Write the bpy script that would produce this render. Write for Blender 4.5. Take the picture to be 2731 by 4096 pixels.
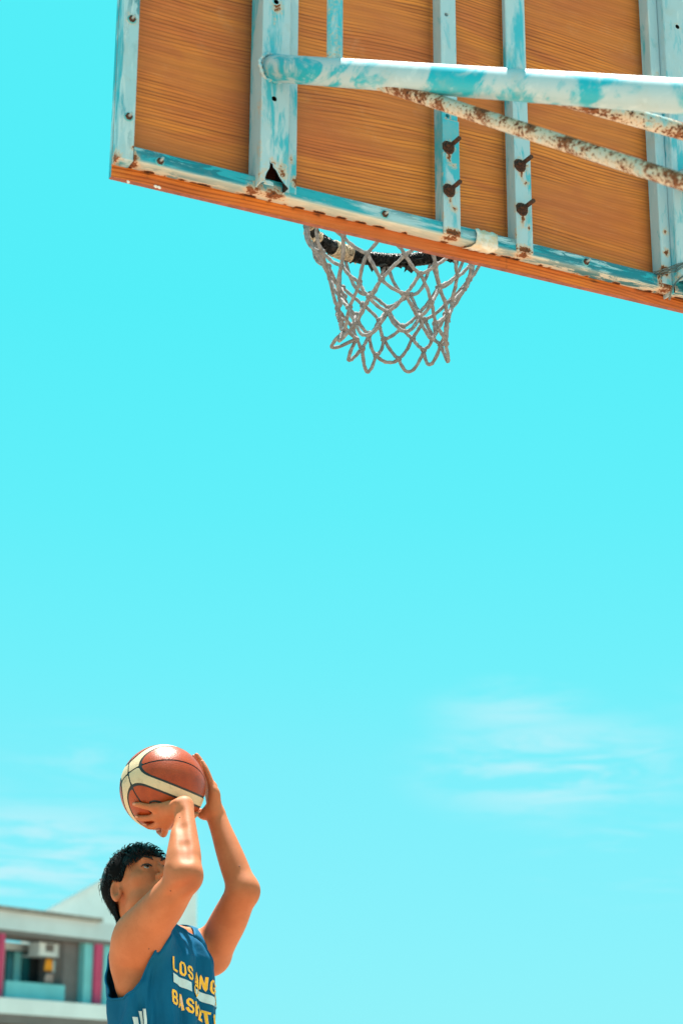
import bpy, bmesh, math, random
import numpy as np
from mathutils import Vector, Matrix
rng = np.random.RandomState(7); random.seed(7)
scene = bpy.context.scene
for o in list(bpy.data.objects): bpy.data.objects.remove(o)
col = scene.collection

# ------------------------------------------------------------------ camera
F_PX, CX, CY = 7500.0, 1365.5, 2048.0            # the photograph is 2731 x 4096
YAW, PITCH, ROLL = math.radians(26.9934), math.radians(18.1214), math.radians(.2265)
CAM = np.array([-2.0647, -3.3558, 0.9596])
FW = np.array([math.sin(YAW)*math.cos(PITCH), math.cos(YAW)*math.cos(PITCH), math.sin(PITCH)])
RT0 = np.array([math.cos(YAW), -math.sin(YAW), 0.0]); UP0 = np.cross(RT0, FW)
RT = RT0*math.cos(ROLL)+UP0*math.sin(ROLL); UPV = -RT0*math.sin(ROLL)+UP0*math.cos(ROLL)
HF = np.array([math.sin(YAW), math.cos(YAW), 0.0])   # horizontal heading of the camera
cd = bpy.data.cameras.new('camera'); cam = bpy.data.objects.new('camera', cd); col.objects.link(cam)
cd.sensor_fit = 'VERTICAL'; cd.sensor_height = 36.0; cd.lens = F_PX/4096*36
cd.clip_start = 0.1; cd.clip_end = 3000
M = Matrix.Identity(4)
for i in range(3):
    M[i][0] = RT[i]; M[i][1] = UPV[i]; M[i][2] = -FW[i]; M[i][3] = CAM[i]
cam.matrix_world = M
cd.dof.use_dof = True; cd.dof.focus_distance = 4.85; cd.dof.aperture_fstop = 5.0
scene.camera = cam
scene.render.resolution_x = 682; scene.render.resolution_y = 1024
scene.render.engine = 'CYCLES'
vs = scene.view_settings
vs.view_transform = 'Standard'; vs.look = 'None'; vs.gamma = 1.0; vs.use_curve_mapping = False
vs.exposure = 1.5

# ------------------------------------------------------------------ sky and sun
sd = HF*.27 + RT0*.02 + np.array([0, 0, .96]); sd /= np.linalg.norm(sd)     # towards the sun
SUN_EL = math.asin(sd[2]); SUN_AZ = math.atan2(sd[0], sd[1])
world = bpy.data.worlds.new('World'); scene.world = world; world.use_nodes = True
wt = world.node_tree; wn = wt.nodes; wl = wt.links; wn.clear()
w_out = wn.new('ShaderNodeOutputWorld'); w_bg = wn.new('ShaderNodeBackground')
sky = wn.new('ShaderNodeTexSky'); sky.sky_type = 'NISHITA'; sky.sun_disc = False
sky.sun_elevation = SUN_EL; sky.sun_rotation = SUN_AZ; sky.air_density = 1.0; sky.dust_density = .6; sky.ozone_density = 1.0
tint = wn.new('ShaderNodeVectorMath'); tint.operation = 'MULTIPLY'; tint.inputs[1].default_value = (.46, 1.62, .98)
tc = wn.new('ShaderNodeTexCoord'); sep = wn.new('ShaderNodeSeparateXYZ'); wl.new(tc.outputs['Generated'], sep.inputs[0])
ramp = wn.new('ShaderNodeValToRGB'); wl.new(sep.outputs[2], ramp.inputs[0])        # turquoise haze paling towards the horizon
RAMP = [(0, 2.0), (.05, 1.6), (.18, 1.25), (.229, .98), (.311, .7), (.416, .5), (.55, .5), (1, .45)]
while len(ramp.color_ramp.elements) < len(RAMP): ramp.color_ramp.elements.new(.5)
for el, (p_, r_) in zip(ramp.color_ramp.elements, RAMP): el.position = p_; el.color = (r_/7, (np.interp(p_, [0, .05, .18, .23, .31, .42, .6, 1], [4.7, 4.8, 5.05, 5.2, 5.28, 5.35, 5.4, 4.9]))/7, (5.95 if p_ < .6 else 5.6)/7, 1)
rs_ = wn.new('ShaderNodeVectorMath'); rs_.operation = 'MULTIPLY'; rs_.inputs[1].default_value = (7, 7, 7); wl.new(ramp.outputs[0], rs_.inputs[0])
flat = wn.new('ShaderNodeMix'); flat.data_type = 'RGBA'; flat.inputs[0].default_value = .88
wl.new(sky.outputs[0], tint.inputs[0]); wl.new(tint.outputs[0], flat.inputs[6]); wl.new(rs_.outputs[0], flat.inputs[7])
# thin high clouds: noise on a plane far above
def wmath(op, a, b=None, clamp=False):
    n = wn.new('ShaderNodeMath'); n.operation = op; n.use_clamp = clamp
    for k, v in enumerate((a, b)):
        if v is None: continue
        if isinstance(v, (int, float)): n.inputs[k].default_value = v
        else: wl.new(v, n.inputs[k])
    return n.outputs[0]
zc = wmath('MAXIMUM', sep.outputs[2], .03)
cx_ = wmath('DIVIDE', sep.outputs[0], zc); cy_ = wmath('DIVIDE', sep.outputs[1], zc)
cmb = wn.new('ShaderNodeCombineXYZ'); wl.new(cx_, cmb.inputs[0]); wl.new(cy_, cmb.inputs[1])
cn = wn.new('ShaderNodeTexNoise'); cn.inputs['Scale'].default_value = 2.4; cn.inputs['Detail'].default_value = 9; cn.inputs['Roughness'].default_value = .66; cn.inputs['Distortion'].default_value = .5
wl.new(cmb.outputs[0], cn.inputs[0])
cn2 = wn.new('ShaderNodeTexNoise'); cn2.inputs['Scale'].default_value = .55; cn2.inputs['Detail'].default_value = 2
wl.new(cmb.outputs[0], cn2.inputs[0])
cs = wmath('ADD', wmath('MULTIPLY', cn.outputs[0], .75), wmath('MULTIPLY', cn2.outputs[0], .5))
mr = wn.new('ShaderNodeMapRange'); mr.interpolation_type = 'SMOOTHSTEP'
mr.inputs[1].default_value = .54; mr.inputs[2].default_value = .74; mr.inputs[3].default_value = 0; mr.inputs[4].default_value = .85
wl.new(cs, mr.inputs[0])
def toward(px, py, k, amt):                # a bank of cloud around one direction of the sky
    d = FW+RT*((px-CX)/F_PX)-UPV*((py-CY)/F_PX); d /= np.linalg.norm(d)
    dv = wn.new('ShaderNodeVectorMath'); dv.operation = 'SUBTRACT'; wl.new(tc.outputs['Generated'], dv.inputs[0]); dv.inputs[1].default_value = tuple(d)
    sc_ = wn.new('ShaderNodeVectorMath'); sc_.operation = 'MULTIPLY'; wl.new(dv.outputs[0], sc_.inputs[0]); sc_.inputs[1].default_value = (k, k, k*2.6)
    ln = wn.new('ShaderNodeVectorMath'); ln.operation = 'LENGTH'; wl.new(sc_.outputs[0], ln.inputs[0])
    m_ = wn.new('ShaderNodeMapRange'); m_.interpolation_type = 'SMOOTHSTEP'; m_.inputs[1].default_value = 1; m_.inputs[2].default_value = 0; m_.inputs[3].default_value = 0; m_.inputs[4].default_value = amt
    wl.new(ln.outputs[1], m_.inputs[0]); return m_.outputs[0]
bank = toward(2230, 3070, 10, 1.0)
for q_ in ((2050, 2850, 16, .6), (120, 3420, 9, .9), (330, 3030, 16, .35), (2550, 3420, 12, .4), (4300, 3000, 4, 1), (-1500, 3300, 4, 1)): bank = wmath('MAXIMUM', bank, toward(*q_))
cmix = wn.new('ShaderNodeMix'); cmix.data_type = 'RGBA'; cmix.inputs[7].default_value = (3.9, 5.6, 6.0, 1)
wl.new(wmath('MULTIPLY', mr.outputs[0], bank), cmix.inputs[0]); wl.new(flat.outputs[2], cmix.inputs[6])
wl.new(cmix.outputs[2], w_bg.inputs[0]); w_bg.inputs[1].default_value = .057
wl.new(w_bg.outputs[0], w_out.inputs[0])
sl = bpy.data.lights.new('sun', 'SUN'); sl.energy = 5.0; sl.angle = math.radians(.53); sl.color = (1, .95, .87)
sun = bpy.data.objects.new('sun', sl); col.objects.link(sun)
sun.rotation_euler = Vector(-sd).to_track_quat('-Z', 'Y').to_euler(); sun.location = (0, 0, 30)

# ------------------------------------------------------------------ helpers: pixels to rays
def ray(x, y): return FW + RT*((x-CX)/F_PX) - UPV*((y-CY)/F_PX)
def ath(x, y, D):                       # point on the pixel's ray, D metres away along the ground
    r = ray(x, y); return CAM + r*(D/(r@HF))
def on_plane(x, y, p, n):
    r = ray(x, y); return CAM + r*(((p-CAM)@n)/(r@n))
def onY(x, y, Y): return on_plane(x, y, np.array([0, Y, 0.]), np.array([0, 1., 0]))
def atd(x, y, d): return CAM + ray(x, y)*d

# ------------------------------------------------------------------ helpers: objects
def tag(o, label=None, cat=None, group=None, kind=None):
    for k, v in (('label', label), ('category', cat), ('group', group), ('kind', kind)):
        if v: o[k] = v
    return o
def empty(name, loc, label, cat, group=None):
    o = bpy.data.objects.new(name, None); col.objects.link(o); o.empty_display_size = .1
    o.matrix_world = Matrix.Translation(Vector(loc)); return tag(o, label, cat, group)
ROOTLOC = {}
def put(o, parent):
    """child keeps its world-space mesh: local coordinates stay world coordinates"""
    if parent is not None:
        o.parent = parent
        top = parent
        while top.parent is not None: top = top.parent
        if parent is top: o.matrix_parent_inverse = parent.matrix_basis.inverted()
    return o
def mk(name, v, f, mat, parent=None, smooth=False, attr=None, uv=None):
    me = bpy.data.meshes.new(name)
    v = np.asarray(v, dtype=np.float64)
    me.from_pydata(v.tolist(), [], [tuple(int(i) for i in q) for q in f]); me.update()
    o = bpy.data.objects.new(name, me); col.objects.link(o)
    for m in (mat if isinstance(mat, (list, tuple)) else [mat]): me.materials.append(m)
    if smooth: me.polygons.foreach_set('use_smooth', [True]*len(me.polygons))
    if attr is not None:
        for k, a in attr.items():
            at = me.attributes.new(k, 'FLOAT', 'POINT'); at.data.foreach_set('value', np.asarray(a, dtype=np.float32))
    return put(o, parent)
class MB:
    def __init__(s): s.v = []; s.f = []; s.n = 0
    def add(s, v, f):
        v = np.asarray(v, float); s.v.append(v); s.f += [tuple(i+s.n for i in q) for q in f]; s.n += len(v)
    def build(s, name, mat, parent=None, smooth=False, attr=None):
        return mk(name, np.concatenate(s.v), s.f, mat, parent, smooth, attr)
    def verts(s): return np.concatenate(s.v)
def norm(a): a = np.asarray(a, float); return a/np.linalg.norm(a)
def sweep(prof, p0, ax, ay, az, L, n, caps=True):
    """closed 2D profile (list of (x,y)) in axes ax, ay swept L along az in n steps"""
    prof = np.asarray(prof, float); m = len(prof); p0 = np.asarray(p0, float)
    ring = prof[:, :1]*np.asarray(ax, float)+prof[:, 1:]*np.asarray(ay, float)
    v = np.concatenate([p0+ring+np.asarray(az, float)*(L*i/n) for i in range(n+1)])
    f = []
    for i in range(n):
        for j in range(m):
            k = (j+1) % m; f.append((i*m+j, i*m+k, (i+1)*m+k, (i+1)*m+j))
    if caps: f.append(tuple(range(m))[::-1]); f.append(tuple(n*m+j for j in range(m)))
    return v, f
def rrect(x0, x1, y0, y1, b=.002, nx=4, ny=4):
    """rectangle with small chamfers, sides subdivided, counter-clockwise"""
    P = []
    for i in range(nx+1): P.append((x0+b+(x1-x0-2*b)*i/nx, y0))
    for i in range(ny+1): P.append((x1, y0+b+(y1-y0-2*b)*i/ny))
    for i in range(nx+1): P.append((x1-b-(x1-x0-2*b)*i/nx, y1))
    for i in range(ny+1): P.append((x0, y1-b-(y1-y0-2*b)*i/ny))
    return P
def frame_of(d):
    d = norm(d); a = np.array([0, 0, 1.]) if abs(d[2]) < .9 else np.array([1., 0, 0])
    x = norm(np.cross(a, d)); return x, np.cross(d, x), d
def tube(pts, rad, n=12, caps=True):
    pts = np.asarray(pts, float); m = len(pts); rad = np.broadcast_to(rad, (m,))
    t = np.gradient(pts, axis=0); t /= np.linalg.norm(t, axis=1)[:, None]
    x, y, _ = frame_of(t[0]); V = []
    for i in range(m):
        x = x - t[i]*(x@t[i]); x /= np.linalg.norm(x); y = np.cross(t[i], x)
        a = np.arange(n)*2*math.pi/n
        V.append(pts[i]+rad[i]*(np.cos(a)[:, None]*x+np.sin(a)[:, None]*y))
    f = [(i*n+j, i*n+(j+1) % n, (i+1)*n+(j+1) % n, (i+1)*n+j) for i in range(m-1) for j in range(n)]
    if caps: f.append(tuple(range(n))[::-1]); f.append(tuple((m-1)*n+j for j in range(n)))
    return np.concatenate(V), f
def seg(a, b, n): return np.asarray(a)+(np.asarray(b)-np.asarray(a))*np.linspace(0, 1, n)[:, None]
def bez(a, c, b, n):
    t = np.linspace(0, 1, n)[:, None]; a, b, c = map(np.asarray, (a, b, c))
    return a*(1-t)**2+2*c*t*(1-t)+b*t*t
def box(x0, x1, y0, y1, z0, z1):
    v = [(x, y, z) for z in (z0, z1) for y in (y0, y1) for x in (x0, x1)]
    return v, [(0, 2, 3, 1), (4, 5, 7, 6), (0, 1, 5, 4), (2, 6, 7, 3), (0, 4, 6, 2), (1, 3, 7, 5)]
def disc(c, n, r0, r1, h, k=20):
    """washer or cap: cylinder of height h along n, bottom radius r0, top radius r1"""
    x, y, d = frame_of(n); a = np.arange(k)*2*math.pi/k
    ring = np.cos(a)[:, None]*x+np.sin(a)[:, None]*y
    v = np.concatenate([c+ring*r0, c+ring*r1+d*h]); f = [(j, (j+1) % k, k+(j+1) % k, k+j) for j in range(k)]
    return v, f+[tuple(range(k))[::-1], tuple(k+j for j in range(k))]

# ------------------------------------------------------------------ helpers: materials
class NT:
    def __init__(s, name):
        s.m = bpy.data.materials.new(name); s.m.use_nodes = True; s.t = s.m.node_tree; s.t.nodes.clear()
        s.out = s.t.nodes.new('ShaderNodeOutputMaterial'); s.b = s.t.nodes.new('ShaderNodeBsdfPrincipled')
        s.t.links.new(s.b.outputs[0], s.out.inputs[0])
    def n(s, t, **kw):
        x = s.t.nodes.new(t)
        for k, v in kw.items(): setattr(x, k, v)
        return x
    def put(s, sock, v):
        if hasattr(v, 'is_linked'): s.t.links.new(v, sock)
        else: sock.default_value = v
    def math(s, op, a, b=0., c=0., clamp=False):
        x = s.n('ShaderNodeMath', operation=op, use_clamp=clamp)
        for k, v in enumerate((a, b, c)): s.put(x.inputs[k], v)
        return x.outputs[0]
    def pos(s, scale=(1, 1, 1), rot=(0, 0, 0), obj=True):
        t = s.n('ShaderNodeTexCoord'); mp = s.n('ShaderNodeMapping')
        mp.inputs['Scale'].default_value = scale; mp.inputs['Rotation'].default_value = rot
        s.t.links.new(t.outputs['Object'], mp.inputs[0]); return mp.outputs[0]
    def noise(s, vec, scale, detail=3, rough=.5, dist=0.):
        x = s.n('ShaderNodeTexNoise'); s.put(x.inputs['Vector'], vec); x.inputs['Scale'].default_value = scale
        x.inputs['Detail'].default_value = detail; x.inputs['Roughness'].default_value = rough; x.inputs['Distortion'].default_value = dist
        return x.outputs[0]
    def ss(s, v, a, b, lo=0., hi=1.):
        x = s.n('ShaderNodeMapRange', interpolation_type='SMOOTHSTEP')
        s.put(x.inputs[0], v)
        for k, q in enumerate((a, b, lo, hi)): s.put(x.inputs[k+1], q)
        return x.outputs[0]
    def mix(s, f, a, b):
        x = s.n('ShaderNodeMix', data_type='RGBA'); s.put(x.inputs[0], f)
        for k, v in ((6, a), (7, b)):
            if hasattr(v, 'is_linked'): s.t.links.new(v, x.inputs[k])
            else: x.inputs[k].default_value = tuple(v)+(1,)
        return x.outputs[2]
    def attr(s, name):
        x = s.n('ShaderNodeAttribute'); x.attribute_name = name; return x.outputs['Fac']
    def bump(s, h, strength=.3, dist=.002):
        x = s.n('ShaderNodeBump'); x.inputs['Strength'].default_value = strength; x.inputs['Distance'].default_value = dist
        s.put(x.inputs['Height'], h); s.t.links.new(x.outputs[0], s.b.inputs['Normal'])
    def set(s, col=None, rough=None, spec=None, metal=None, **kw):
        if col is not None: s.put(s.b.inputs['Base Color'], col if hasattr(col, 'is_linked') else tuple(col)+(1,))
        if rough is not None: s.put(s.b.inputs['Roughness'], rough)
        if spec is not None: s.put(s.b.inputs['Specular IOR Level'], spec)
        if metal is not None: s.put(s.b.inputs['Metallic'], metal)
        for k, v in kw.items(): s.put(s.b.inputs[k.replace('_', ' ')], v)
        return s.m
def plain(name, colr, rough=.6, var=.12, scale=20, bump=0., **kw):
    q = NT(name); p = q.pos(); n = q.noise(p, scale, 4, .6)
    c = q.mix(q.ss(n, .3, .7), tuple(x*(1-var) for x in colr), tuple(min(1, x*(1+var)) for x in colr))
    if bump: q.bump(q.noise(p, scale*4, 3), bump, .002)
    return q.set(c, rough, **kw)

def painted(name, stretch=(1, 1, .25), pale=(.38, .54, .61), teal=(.05, .41, .52), deep=(.01, .16, .22), teal_lo=.47, teal_hi=.62, deep_amt=.0, speck=.0):
    """old paint: chalky pale coat over turquoise, dark brush marks, rust where the 'rust' value says"""
    q = NT(name); p = q.pos(stretch); p1 = q.pos()
    n1 = q.noise(p, 15, 8, .62, .5); n2 = q.noise(p, 42, 7, .68, .4); n3 = q.noise(p1, 170, 4, .6); n4 = q.noise(p1, 38, 4, .6)
    c = q.mix(q.ss(n1, (teal_lo+teal_hi)/2-.045, (teal_lo+teal_hi)/2+.045), pale, teal)
    c = q.mix(q.ss(n2, .55, .66, 0, .45), c, (.6, .68, .7)); c = q.mix(q.ss(n2, .44, .36, 0, .4), c, teal)
    c = q.mix(q.math('MULTIPLY', q.attr('primer'), .9), c, q.mix(q.ss(n2, .4, .62), (.6, .56, .47), (.42, .45, .4)))
    if deep_amt:
        n5 = q.noise(q.pos(tuple(x*1.0 for x in stretch)), 44, 9, .7, .6)
        n6 = q.noise(q.pos(tuple(x*.6 for x in stretch)), 9, 3, .5)
        c = q.mix(q.math('MULTIPLY', q.ss(n5, .58-deep_amt*.05, .62-deep_amt*.05), q.ss(n6, .42, .58, 0, .95)), c, deep)
    dirt = q.ss(q.noise(p1, 14, 5, .65), .5, .75, 0, .35); c = q.mix(dirt, c, (.4, .39, .34))
    a = q.attr('rust')
    r = q.math('ADD', a, q.math('ADD', q.math('MULTIPLY', q.math('SUBTRACT', n3, .5), .9), q.math('MULTIPLY', q.math('SUBTRACT', n4, .5), .9)))
    if speck: r = q.math('ADD', q.math('ADD', r, q.math('MULTIPLY', q.math('SUBTRACT', q.noise(p1, 11, 3), .5), 1.3)), q.ss(n3, .66-speck*.1, .74-speck*.1, 0, .5))
    stain = q.ss(r, .28, .62); rust = q.ss(r, .58, .72); dark = q.ss(r, .8, 1.0)
    c = q.mix(q.math('MULTIPLY', stain, .75), c, (.62, .42, .27)); c = q.mix(rust, c, (.2, .06, .018)); c = q.mix(dark, c, (.03, .012, .007))
    q.bump(q.math('ADD', q.math('MULTIPLY', n3, .3), q.math('ADD', q.math('MULTIPLY', n2, .3), q.math('MULTIPLY', rust, -.7))), .35, .002)
    return q.set(c, q.math('ADD', .42, q.math('MULTIPLY', rust, .45)), spec=.4)
PAINT = painted('painted_steel_pale')
PAINT_H = painted('painted_steel_rail', (.22, 1, 1.6), pale=(.36, .55, .62), teal=(.02, .34, .44), teal_lo=.4, teal_hi=.56, deep_amt=2.2)
PAINT_V = painted('painted_steel_edge_rail', (1, 1, .2), pale=(.34, .53, .6), teal=(.015, .3, .4), teal_lo=.42, teal_hi=.56, deep_amt=1.9)
PAINT_T = painted('painted_steel_tube', (1, .35, .5), pale=(.4, .52, .57), teal=(.01, .38, .49), teal_lo=.47, teal_hi=.6, speck=.0)
PAINT_R = painted('painted_steel_rusty_brace', (1, .5, .6), pale=(.5, .46, .4), teal=(.2, .42, .46), teal_lo=.46, teal_hi=.66, speck=.8)
RUST = NT('rusted_iron'); _p = RUST.pos(); _n = RUST.noise(_p, 90, 5, .65)
RUST.bump(_n, .6, .003); RUST = RUST.set(RUST.mix(RUST.ss(_n, .35, .7), (.018, .01, .008), (.14, .045, .018)), .85)
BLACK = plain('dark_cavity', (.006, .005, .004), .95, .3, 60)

def wood_mat():
    q = NT('varnished_plywood'); p = q.pos()
    warp = q.noise(q.pos((.55, 1, 1.5), (0, math.radians(2), 0)), 1.5, 2, .45, .2)
    warp2 = q.noise(q.pos((1.2, 1, 6)), 3.0, 3, .5)
    sp = q.n('ShaderNodeSeparateXYZ'); q.t.links.new(p, sp.inputs[0])
    h = q.math('ADD', q.math('ADD', sp.outputs[2], q.math('MULTIPLY', sp.outputs[0], -.02)), q.math('ADD', q.math('MULTIPLY', warp, .13), q.math('MULTIPLY', warp2, .009)))
    ph = q.math('MULTIPLY', h, 2*math.pi/.0088)
    cb = q.n('ShaderNodeCombineXYZ'); q.put(cb.inputs[0], q.math('MULTIPLY', sp.outputs[0], .025)); q.put(cb.inputs[2], h)
    lines = q.noise(cb.outputs[0], 120, 4, .6)
    ring = q.math('MULTIPLY_ADD', q.math('SINE', q.math('ADD', ph, q.math('MULTIPLY', lines, 4.))), .5, .5)
    ring = q.math('ADD', q.math('MULTIPLY', q.math('POWER', ring, 2.2), .72), q.ss(lines, .46, .64, 0, .4), clamp=True)
    ring2 = q.math('MULTIPLY_ADD', q.math('SINE', q.math('MULTIPLY', ph, .29)), .5, .5)
    fib = q.noise(q.pos((3, 40, 160)), 4, 3, .6); fib2 = q.noise(q.pos((1.5, 20, 50)), 6, 4, .6)
    flat_ = q.ss(q.noise(q.pos((.5, 1, 2.4)), 3.4, 2), .46, .62)           # broad plain bands between the grain lines
    big = q.noise(q.pos((.7, 1, 2.6)), 4.2, 4, .55, .6)
    base = q.mix(q.ss(big, .35, .65), (.8, .235, .028), (.62, .15, .03))
    c = q.mix(q.math('MULTIPLY', q.math('POWER', ring, 1.3), q.math('MULTIPLY_ADD', flat_, -.55, .95)), base, (.27, .052, .005))
    c = q.mix(q.math('MULTIPLY', flat_, .5), c, (.5, .135, .032))
    c = q.mix(q.math('MULTIPLY', ring2, .22), c, (.34, .08, .015))
    c = q.mix(q.ss(fib, .55, .75, 0, .3), c, (.9, .45, .18)); c = q.mix(q.ss(fib2, .6, .8, 0, .35), c, (.3, .085, .025))
    dust = q.ss(q.noise(p, 8, 6, .7), .56, .8, 0, .22); c = q.mix(dust, c, (.66, .36, .2))
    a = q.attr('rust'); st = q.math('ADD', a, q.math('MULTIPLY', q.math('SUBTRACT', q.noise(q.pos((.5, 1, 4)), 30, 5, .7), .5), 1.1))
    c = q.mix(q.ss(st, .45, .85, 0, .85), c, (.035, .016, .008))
    c = q.mix(q.math('MULTIPLY', q.attr('bar_shade'), q.math('MULTIPLY_ADD', fib2, .5, .55), clamp=True), c, (.035, .015, .006))  # soft shade beside channel and bars, painted into the wood
    q.bump(q.math('ADD', q.math('MULTIPLY', ring, .3), fib), .12, .001)
    return q.set(c, q.math('MULTIPLY_ADD', fib2, .2, .4), spec=.35)
WOOD = wood_mat()

# ================================================================== ground
GROUND = NT('worn_clay_court'); _p = GROUND.pos()
_c = GROUND.mix(GROUND.ss(GROUND.noise(_p, .35, 5, .6), .35, .65), (.38, .265, .185), (.43, .31, .225))
_c = GROUND.mix(GROUND.ss(GROUND.noise(_p, 9, 5, .7), .5, .8, 0, .35), _c, (.4, .29, .21))
GROUND.bump(GROUND.noise(_p, 60, 5, .7), .4, .004); GROUND = GROUND.set(_c, .9)
gv = []; gf = []
R_ = [0, 4, 9, 18, 40, 90, 200, 500, 1500]
for r in R_[1:]:
    for k in range(48): gv.append((r*math.cos(k*math.pi/24), r*math.sin(k*math.pi/24)+3, 0))
gv.append((0, 3, 0)); c0 = len(gv)-1
for k in range(48): gf.append((c0, k, (k+1) % 48))
for i in range(len(R_)-2):
    for k in range(48): gf.append((i*48+k, (i+1)*48+k, (i+1)*48+(k+1) % 48, i*48+(k+1) % 48))
tag(mk('ground', gv, gf, GROUND), kind='structure')

# ================================================================== hoop stand
ZB, BT, TOP = 2.85, .014, 4.05                  # board lower edge, thickness, top edge
E_R, WV, WH, DL = .037, .035, .0343, .0275      # edge rails
CO, CI, EC = .5858, .518, .0619                 # channels
FL, EF = .4884, .0395                           # channel flanges
B1, B2, EB = .0762, .1181, .0385                # middle bars
hoop = empty('basketball_hoop', (0, -2.07, 0), 'weathered basketball hoop, wooden backboard seen from behind on peeling turquoise pipes', 'basketball hoop')
X_, Y_, Z_ = np.eye(3)
def rustfield(v, spots, base=0.):
    """value per vertex: spots = (point, radius, amount)"""
    v = np.asarray(v, float); r = np.full(len(v), base)
    for p, rad, a in spots:
        d = np.linalg.norm((v-np.asarray(p))/np.asarray(rad), axis=1); r = np.maximum(r, a*np.exp(-d*d))
    return r
def P(px, py, y): return onY(px, py, y)

# plywood board: dense back face, plain edges
nx, nz = 200, 130
gx = np.linspace(-.9, .9, nx+1); gz = np.linspace(ZB, TOP, nz+1)
v = [(x, 0, z) for z in gz for x in gx]; f = [(j*(nx+1)+i, j*(nx+1)+i+1, (j+1)*(nx+1)+i+1, (j+1)*(nx+1)+i) for j in range(nz) for i in range(nx)]
bm_ = MB(); bm_.add(v, f)
bm_.add([(-.9, 0, ZB), (.9, 0, ZB), (.9, BT, ZB), (-.9, BT, ZB)], [(0, 3, 2, 1)])
bm_.add([(-.9, BT, ZB), (.9, BT, ZB), (.9, BT, TOP), (-.9, BT, TOP)], [(0, 3, 2, 1)])
bm_.add([(.9, 0, ZB), (.9, BT, ZB), (.9, BT, TOP), (.9, 0, TOP)], [(0, 1, 2, 3)])
bm_.add([(-.9, 0, TOP), (.9, 0, TOP), (.9, BT, TOP), (-.9, BT, TOP)], [(0, 1, 2, 3)])
bm_.add([(-.9, 0, ZB), (-.9, BT, ZB), (-.9, BT, TOP), (-.9, 0, TOP)], [(3, 2, 1, 0)])
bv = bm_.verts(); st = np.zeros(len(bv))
shd = np.zeros(len(bv))
for xl, s, w in ((-CO, .95, .034), (-B2, .75, .016), (B1, .8, .016), (FL, .7, .012), (.9-WV, .6, .01)):  # shade left of channel, bars and rail, put into the wood colour
    dd = xl-bv[:, 0]; shd = np.maximum(shd, np.where(dd > -.001, s*np.exp(-np.abs(dd)/w), 0))
shd *= np.clip((bv[:, 2]-(ZB+DL+.01))/.01, 0, 1)
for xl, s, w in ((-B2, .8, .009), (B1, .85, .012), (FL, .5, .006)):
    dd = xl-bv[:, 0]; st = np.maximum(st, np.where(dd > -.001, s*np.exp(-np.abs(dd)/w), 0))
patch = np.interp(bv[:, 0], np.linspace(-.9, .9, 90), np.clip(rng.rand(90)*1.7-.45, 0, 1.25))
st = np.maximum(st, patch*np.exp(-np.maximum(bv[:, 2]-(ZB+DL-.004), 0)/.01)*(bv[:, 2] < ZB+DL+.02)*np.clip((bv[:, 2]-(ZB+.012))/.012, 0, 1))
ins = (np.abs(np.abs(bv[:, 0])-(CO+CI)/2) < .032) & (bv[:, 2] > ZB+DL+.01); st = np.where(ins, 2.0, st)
EDGE_RED = plain('plywood_bottom_edge', (.22, .055, .028), .7, .3, 40)
FRONT = plain('board_front_paint', (.8, .8, .78), .5, .05, 6)
board = mk('backboard', bv, bm_.f, [WOOD, EDGE_RED, FRONT, PAINT_V], hoop, attr={'rust': st, 'bar_shade': shd})
nb = nx*nz
for k, mi in ((0, 1), (1, 2), (2, 3), (3, 0), (4, 3)): board.data.polygons[nb+k].material_index = mi
board['label'] = 'orange brown varnished plywood backboard with dark grain'

# edge rails (square tube): left, right, bottom, top
def bar_part(name, prof, p0, ax, ay, az, L, n, mat, spots=(), base=0., parent=hoop):
    v, f = sweep(prof, p0, ax, ay, az, L, n)
    return mk(name, v, f, mat, parent, attr={'rust': rustfield(v, spots, base)})
zr = ZB+DL
corner = (-.9, -.02, zr)
bar_part('side_rail', rrect(-.9, -.9+WV, -E_R, -.0004), (0, 0, zr), X_, Y_, Z_, TOP-zr, 110, PAINT_V,
         [(corner, .025, .9), (P(535, 590, -E_R), .008, 1.0), (P(528, 78, -E_R), .016, .8), (P(515, 468, -E_R), .013, .55)])
bar_part('side_rail', rrect(.9-WV, .9, -E_R, -.0004), (0, 0, zr), X_, Y_, Z_, TOP-zr, 60, PAINT_V)
# bottom rail, ragged rusty lower back edge
n = 420; v, f = sweep(rrect(-E_R, -.0004, 0, WH, .002, 6, 5), (-.9+WV+.0006, 0, zr), Y_, Z_, X_, 1.8-2*WV-.0012, n)
v = np.array(v); und = (np.abs(v[:, 2]-zr) < .004)
ph = np.interp(v[:, 0], np.linspace(-.9, .9, 140), np.clip(rng.rand(140)*1.8-.35, 0, 1.2))
rr = np.where(und & (v[:, 1] > -.016), ph*np.clip((v[:, 1]+.016)/.009, 0, 1)*1.05, 0)
rr = np.maximum(rr, rustfield(v, [((-.865, -.02, zr), (.022, .04, .03), .95), ((-.585, -.03, zr), (.03, .03, .025), .85), ((-.535, -.03, zr), (.035, .025, .022), .9),
    ((-.097, -.03, zr), (.03, .02, .01), .85), ((.097, -.03, zr), (.03, .02, .01), .9), ((.5, -.03, zr+.01), (.03, .03, .03), .9), ((.48, -E_R, zr+.02), (.008, .01, .03), .75)]))
mk('bottom_rail', v, f, PAINT_H, hoop, attr={'rust': rr, 'primer': und*1.})
bar_part('top_rail', rrect(-E_R, -.0004, -WH, 0, .002, 2, 2), (-.9+WV+.0006, 0, TOP), Y_, Z_, X_, 1.8-2*WV-.0012, 40, PAINT_H)

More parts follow.
